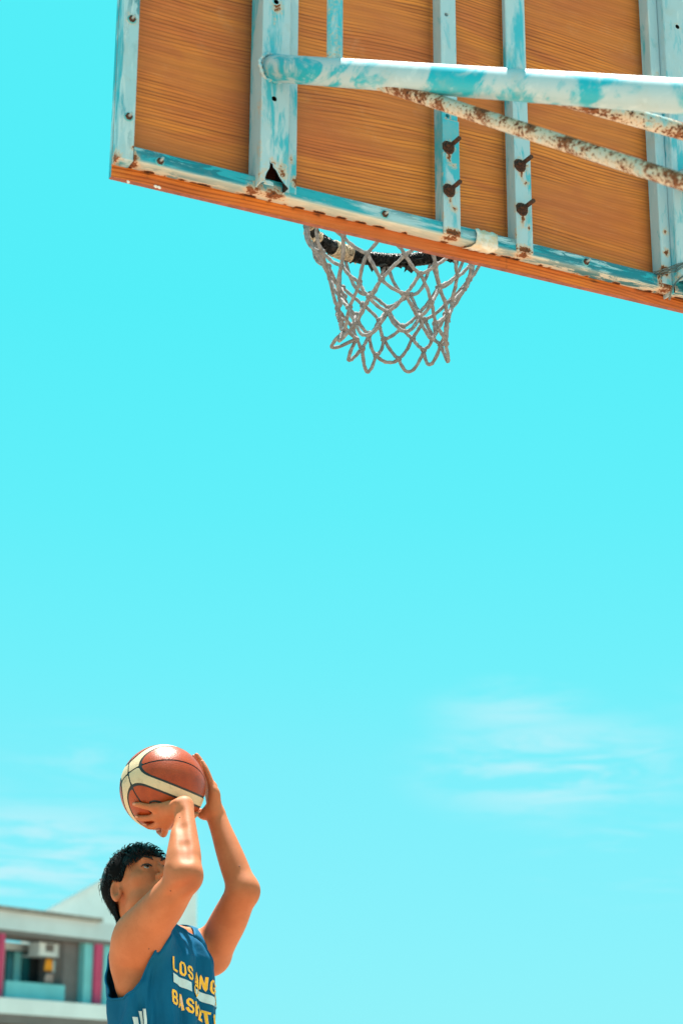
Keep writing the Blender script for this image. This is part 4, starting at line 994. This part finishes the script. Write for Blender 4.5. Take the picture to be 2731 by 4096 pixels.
# shorts and shoes (below the frame)
SHO = plain('blue_shorts', (.003, .07, .17), .7); m = MB()
for s in (-1, 1):
    a = pel+lft*s*.085; b = np.array([*(TC[0]+lft[:2]*s*.12+fwd[:2]*.06), .56])
    m.add(*tube(seg(a+np.array([0, 0, .06]), b, 8), np.linspace(.125, .12, 8), 24, False))
sh = m.build('shorts', SHO, player, True); md = sh.modifiers.new('thick', 'SOLIDIFY'); md.thickness = .003
for s in (-1, 1):
    ank = np.array([*(TC[0]+lft[:2]*s*.12-fwd[:2]*.02), .1]); m = MB()
    v, f = uvs(ank+fwd*.06-np.array([0, 0, .052]), (.048, .14, .055), 20, 12, np.stack([lft, fwd, Z_], 1)); v = np.array(v); v[:, 2] = np.maximum(v[:, 2], .004); m.add(v, f); m.build('shoe', plain('white_shoe', (.6, .6, .6), .5), player, True)

# ================================================================== basketball
def clip_mesh(V, T, g):
    """keep g > 0, cutting triangles along the zero line"""
    V = list(map(np.asarray, V)); g = list(g); out = []; cut = {}
    def mid(i, j):
        k = (min(i, j), max(i, j))
        if k not in cut:
            t = g[i]/(g[i]-g[j]); V.append(V[i]+(V[j]-V[i])*t); g.append(0.); cut[k] = len(V)-1
        return cut[k]
    for a, b, c in T:
        s = [x for x in (a, b, c) if g[x] > 0]
        if len(s) == 3: out.append((a, b, c))
        elif len(s) == 0: continue
        else:
            P3 = [a, b, c]; q = []
            for i in range(3):
                x, y = P3[i], P3[(i+1) % 3]
                if g[x] > 0: q.append(x)
                if (g[x] > 0) != (g[y] > 0): q.append(mid(x, y))
            out.append(tuple(q))
    used = sorted({i for q in out for i in q}); mp = {u: k for k, u in enumerate(used)}
    return np.array([V[u] for u in used]), [tuple(mp[i] for i in q) for q in out]
ball = empty('basketball', tuple(BALL-np.array([0, 0, BR])), 'orange and cream panelled basketball with black seams held overhead', 'basketball')
bx_, by_, bz_ = norm(RT), norm(UPV), -norm(BALL-CAM); by_ = norm(np.cross(bz_, bx_)); bx_ = np.cross(by_, bz_)
def bl(px, py):
    u, w = (px-651)/171., -(py-3150)/171.; return norm(bx_*u+by_*w+bz_*math.sqrt(max(0, 1-u*u-w*w)))
pole = bl(516, 3095); e1 = bl(561, 3066); e1 = norm(e1-pole*(e1@pole)); e2 = np.cross(pole, e1)
BO = NT('orange_pebbled_leather'); _v = BO.n('ShaderNodeTexVoronoi'); BO.put(_v.inputs['Vector'], BO.pos()); _v.inputs['Scale'].default_value = 420
_n = BO.noise(BO.pos(), 26, 4); BO.bump(_v.outputs[0], .35, .0012); BO = BO.set(BO.mix(BO.ss(_n, .3, .7), (.29, .034, .003), (.36, .046, .005)), .36, spec=.35)
BCR = NT('cream_pebbled_leather'); _v = BCR.n('ShaderNodeTexVoronoi'); BCR.put(_v.inputs['Vector'], BCR.pos()); _v.inputs['Scale'].default_value = 420
_n = BCR.noise(BCR.pos(), 40, 5, .7); BCR.bump(_v.outputs[0], .35, .0012); BCR = BCR.set(BCR.mix(BCR.ss(_n, .5, .8), (.6, .43, .26), (.38, .27, .16)), .5)
SEAM = plain('black_rubber_seam', (.007, .009, .01), .5)
bmx = bmesh.new(); bmesh.ops.create_icosphere(bmx, subdivisions=5, radius=1.0); bmx.verts.ensure_lookup_table()
U = np.array([vv.co[:] for vv in bmx.verts]); T = [tuple(q.index for q in fc.verts) for fc in bmx.faces]; bmx.free()
mk('seam_core', BALL+U*(BR-.0012), T, SEAM, ball, True)
c0, c1, c2 = U@pole, U@e1, U@e2
n1, n2 = norm(e1+e2), norm(e1-e2)
a1 = np.arcsin(np.clip(np.abs(U@n1), 0, 1)); a2 = np.arcsin(np.clip(np.abs(U@n2), 0, 1)); k = math.radians(31)
h = np.clip(.5+.5*(a2-a1)/k, 0, 1); smn = a2*(1-h)+a1*h-k*h*(1-h)
W_ = math.radians(7.0); g = .006/BR
lobe = smn-W_
dirs = [(c1, c2), (c2, c1), (-c1, c2), (-c2, c1)]
for main_, oth in dirs:                                       # eight orange panels
    for sgn in (1, -1):
        fld = np.minimum.reduce([lobe-g*.5, sgn*oth-g*.38, main_-np.abs(oth)])
        v, f = clip_mesh(U, T, fld); mk('orange_panel', BALL+v/np.linalg.norm(v, axis=1)[:, None]*BR, f, BO, ball, True)
for s1 in (1, -1):                                            # four cream panels, one between each pair of lobes
    for s2 in (1, -1):
        fld = np.minimum.reduce([-lobe-g*.5, s1*c1-g*.38, s2*c2-g*.38])
        v, f = clip_mesh(U, T, fld); mk('cream_panel', BALL+v/np.linalg.norm(v, axis=1)[:, None]*BR, f, BCR, ball, True)
mc = [bl(625, 3212)+bx_*.16*math.cos(a)+by_*.075*math.sin(a) for a in np.linspace(0, 2*math.pi, 40)]; m = MB()
vv = []; 
for q, a in zip(mc, np.linspace(0, 2*math.pi, 40)):
    for w in (0, 1): r = norm(bl(625, 3212)+bx_*(.16-.05*w)*math.cos(a)+by_*(.085-.05*w)*math.sin(a)); vv.append(BALL+r*(BR+.0004))
mk('printed_mark', vv, [(2*i, 2*i+2, 2*i+3, 2*i+1) for i in range(39)], SEAM, ball)

# ================================================================== school block far behind the player
ang = math.radians(36); BD = norm(HF*math.cos(ang)+RT0*math.sin(ang)); BN = norm(RT0*math.cos(ang)-HF*math.sin(ang))
BP = ath(200, 3900, 85)
def uz(px, py, w=0.):
    p = on_plane(px, py, BP+BN*w, BN)-BP; return p@BD, p[2]+BP[2]
def U_(px, py=3900, w=0.): return uz(px, py, w)[0]
def Zp(py, px=200, w=0.): return uz(px, py, w)[1]
bld = empty('school_building', tuple((BP-BN*3)*np.array([1, 1, 0])), 'blurred pale school block with pink columns and turquoise balcony behind the player', 'building')
def bbox(u0, u1, w0, w1, z0, z1):
    v, f = box(u0, u1, w0, w1, z0, z1)
    return [np.array([BP[0], BP[1], 0])+BD*a+BN*b+np.array([0, 0, c]) for a, b, c in v], [q[::-1] for q in f]
def bpart(name, mat, *a, parent=bld):
    m = MB(); m.add(*bbox(*a)); return m.build(name, mat, parent)
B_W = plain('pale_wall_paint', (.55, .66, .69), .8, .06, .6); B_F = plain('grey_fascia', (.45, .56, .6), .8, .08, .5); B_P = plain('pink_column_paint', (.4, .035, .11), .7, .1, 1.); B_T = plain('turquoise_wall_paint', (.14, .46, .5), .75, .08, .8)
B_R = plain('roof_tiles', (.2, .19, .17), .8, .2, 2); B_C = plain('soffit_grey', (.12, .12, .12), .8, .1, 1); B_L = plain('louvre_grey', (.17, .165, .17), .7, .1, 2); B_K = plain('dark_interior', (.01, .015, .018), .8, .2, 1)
B_G = NT('window_glass').set((.01, .1, .12), .08, spec=.6); B_O = plain('orange_cloth', (.8, .33, .02), .8, .1, 2); B_PC = plain('pale_pink_cloth', (.6, .4, .36), .8, .1, 2)
uL, uR = U_(-500), U_(640); zt, zf0, zf1, zs = Zp(3656), Zp(3672), Zp(3743), Zp(3766)
zw1, zw0, zl1, zl0 = Zp(3800), Zp(3938), Zp(4006), Zp(4072)
bpart('wall', B_W, uL, uR, -8, -1.6, 0.0, zs-.02)
bpart('roof', B_R, uL, U_(366, 3660), -8.2, .75, zf0+.002, zt)
bpart('fascia', B_F, uL, uR, -1.58, .5, zf1, zf0)
bpart('soffit', B_C, uL, uR, -1.59, .46, zf1-.18, zf1-.003)  # dark grey stands in for the shading beneath the eave
bpart('ledge', B_W, uL, uR, -1.57, .9, zl0, zl1-.05)
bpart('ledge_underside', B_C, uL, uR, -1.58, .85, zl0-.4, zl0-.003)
bpart('balcony_wall', B_T, U_(14), U_(250), -.1, .2, zl1-.049, zw0)
bpart('balcony_wall', B_T, uL, U_(-4), -.1, .2, zl1-.049, zw0)
for a, b in ((-6, 15), (380, 409), (-330, -306)): bpart('column', B_P, U_(a, w=.45), U_(b, w=.45), -.2, .45, zl1-.048, zf1-.183)
for a, b in ((336, 376), (413, 448)): bpart('pilaster', B_T, U_(a, w=.3), U_(b, w=.3), -1.4, .3, zl1-.048, zf1-.183)
lo_ = bpart('louvre_panel', B_L, U_(255), U_(334), -1.55, -.1, zl1-.047, zf1-.183)
m = MB()
for i in range(22):
    z = zl1+(zs-zl1)*i/22+.05; m.add(*bbox(U_(256), U_(333), -.098, -.02, z, z+.06))
tag(m.build('louvre_slats', B_L, lo_), kind='stuff')
for k, (a, b) in enumerate(((18, 46), (48, 78), (80, 112), (114, 150))):
    w = bpart('window', B_K, U_(a, w=-1.6), U_(b, w=-1.6), -1.598, -1.53, zw0, zw1)
    if k in (0, 1, 2): bpart('pane', B_G if k != 1 else B_T, U_(a+1, w=-1.6), U_(b-1, w=-1.6), -1.527, -1.5, zw0+.05, zw1-.05, parent=w)
w = bpart('window', B_K, U_(166, w=-1.6), U_(252, w=-1.6), -1.598, -1.53, zw0, zw1)
bpart('pane', B_G, U_(228, w=-1.6), U_(250, w=-1.6), -1.527, -1.5, zw0+.05, zw1-.05, parent=w)
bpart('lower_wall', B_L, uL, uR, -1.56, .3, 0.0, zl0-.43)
# gable end behind
gb = empty('gabled_hall', tuple((BP-BN*14)*np.array([1, 1, 0])), 'blurred white gabled hall rising behind the school block roof', 'building')
pg = [(150, 3672), (405, 3527), (480, 3490), (788, 3572), (788, 4300), (150, 4300)]
q = [uz(px, py, -9) for px, py in pg]; q = [(a, max(b, 0.)) for a, b in q]; n = len(q); vv = []
EX = norm(HF*.97-RT0*.24)
for w in (0, 10): vv += [np.array([BP[0], BP[1], 0])+BD*a-BN*9+EX*w+np.array([0, 0, b]) for a, b in q]
mk('wall', vv, [tuple(range(n))[::-1], tuple(range(n, 2*n))]+[(i, (i+1) % n, n+(i+1) % n, n+i) for i in range(n)], B_W, gb)
(a0, b0), (a1, b1), (a2, b2), (a3, b3) = q[0], q[1], q[2], q[3]
for (ua, za), (ub, zb_) in (((a0, b0), (a2, b2)), ((a2, b2), (a3, b3))):
    vv = []
    for w in (-.4, 10.4):
        for u, z in ((ua, za), (ub, zb_)): vv += [np.array([BP[0], BP[1], 0])+BD*u-BN*9+EX*w+np.array([0, 0, z+.01]), np.array([BP[0], BP[1], 0])+BD*u-BN*9+EX*w+np.array([0, 0, z+.16])]
    mk('roof', vv, [(0, 2, 3, 1), (4, 5, 7, 6), (0, 1, 5, 4), (2, 6, 7, 3), (0, 4, 6, 2), (1, 3, 7, 5)], B_F, gb)
# air conditioner and cloths hanging in the opening
def thing_box(name, label, cat, specs):
    e = empty(name, tuple(np.array([BP[0], BP[1], 0])+BD*specs[0][2]+np.array([0, 0, specs[0][6]])), label, cat)
    for nm, mt, *a in specs: bpart(nm, mt, *a, parent=e)
    return e
zA0, zA1 = Zp(3822), Zp(3768)
uA0, uA1 = U_(176), U_(256)
thing_box('air_conditioner', 'white boxy air conditioner hung above the window of the school block', 'air conditioner',
          [('casing', B_W, uA0, uA1, -1.0, -.35, zA0, zA1), ('fan_grille', B_C, uA0+(uA1-uA0)*.33, uA0+(uA1-uA0)*.68, -.348, -.3, zA0+.2, zA1-.06), ('bracket', B_W, uA0+.05, uA1-.05, -1.49, -1.01, zA0, zA0+.06)])
for nm, lb, mt, xa_, xb_, ya_, yb_ in (('hanging_cloth', 'orange cloth hanging in the dark window of the school block', B_O, 176, 207, 3836, 3884), ('hanging_cloth', 'pale pink cloth hanging below the orange one in the window', B_PC, 178, 228, 3896, 3930), ('hanging_cloth', 'narrow pale cloth hanging beside the orange one in the window', B_W, 208, 222, 3838, 3890)):
    u0, u1, z0, z1 = U_(xa_, w=-.6), U_(xb_, w=-.6), Zp(yb_, w=-.6), Zp(ya_, w=-.6); vv = []; N_ = 14
    for i in range(N_+1):
        for j in range(7):
            s, t = i/N_, j/6; pin = 1-.25*abs(2*t-1)**3*0-.2*(1-t if t < .3 else 0)
            u = u0+(u1-u0)*(.5+(s-.5)*(1-.25*t**2)); vv.append(np.array([BP[0], BP[1], 0])+BD*u+BN*(-.6+.05*math.sin(s*14+t))+np.array([0, 0, z0+(z1-z0)*t]))
    o = mk(nm, vv, [(i*7+j, i*7+j+1, (i+1)*7+j+1, (i+1)*7+j) for i in range(N_) for j in range(6)], mt, None, True); tag(o, lb, 'cloth', 'cloths in the window'); md = o.modifiers.new('thick', 'SOLIDIFY'); md.thickness = .02
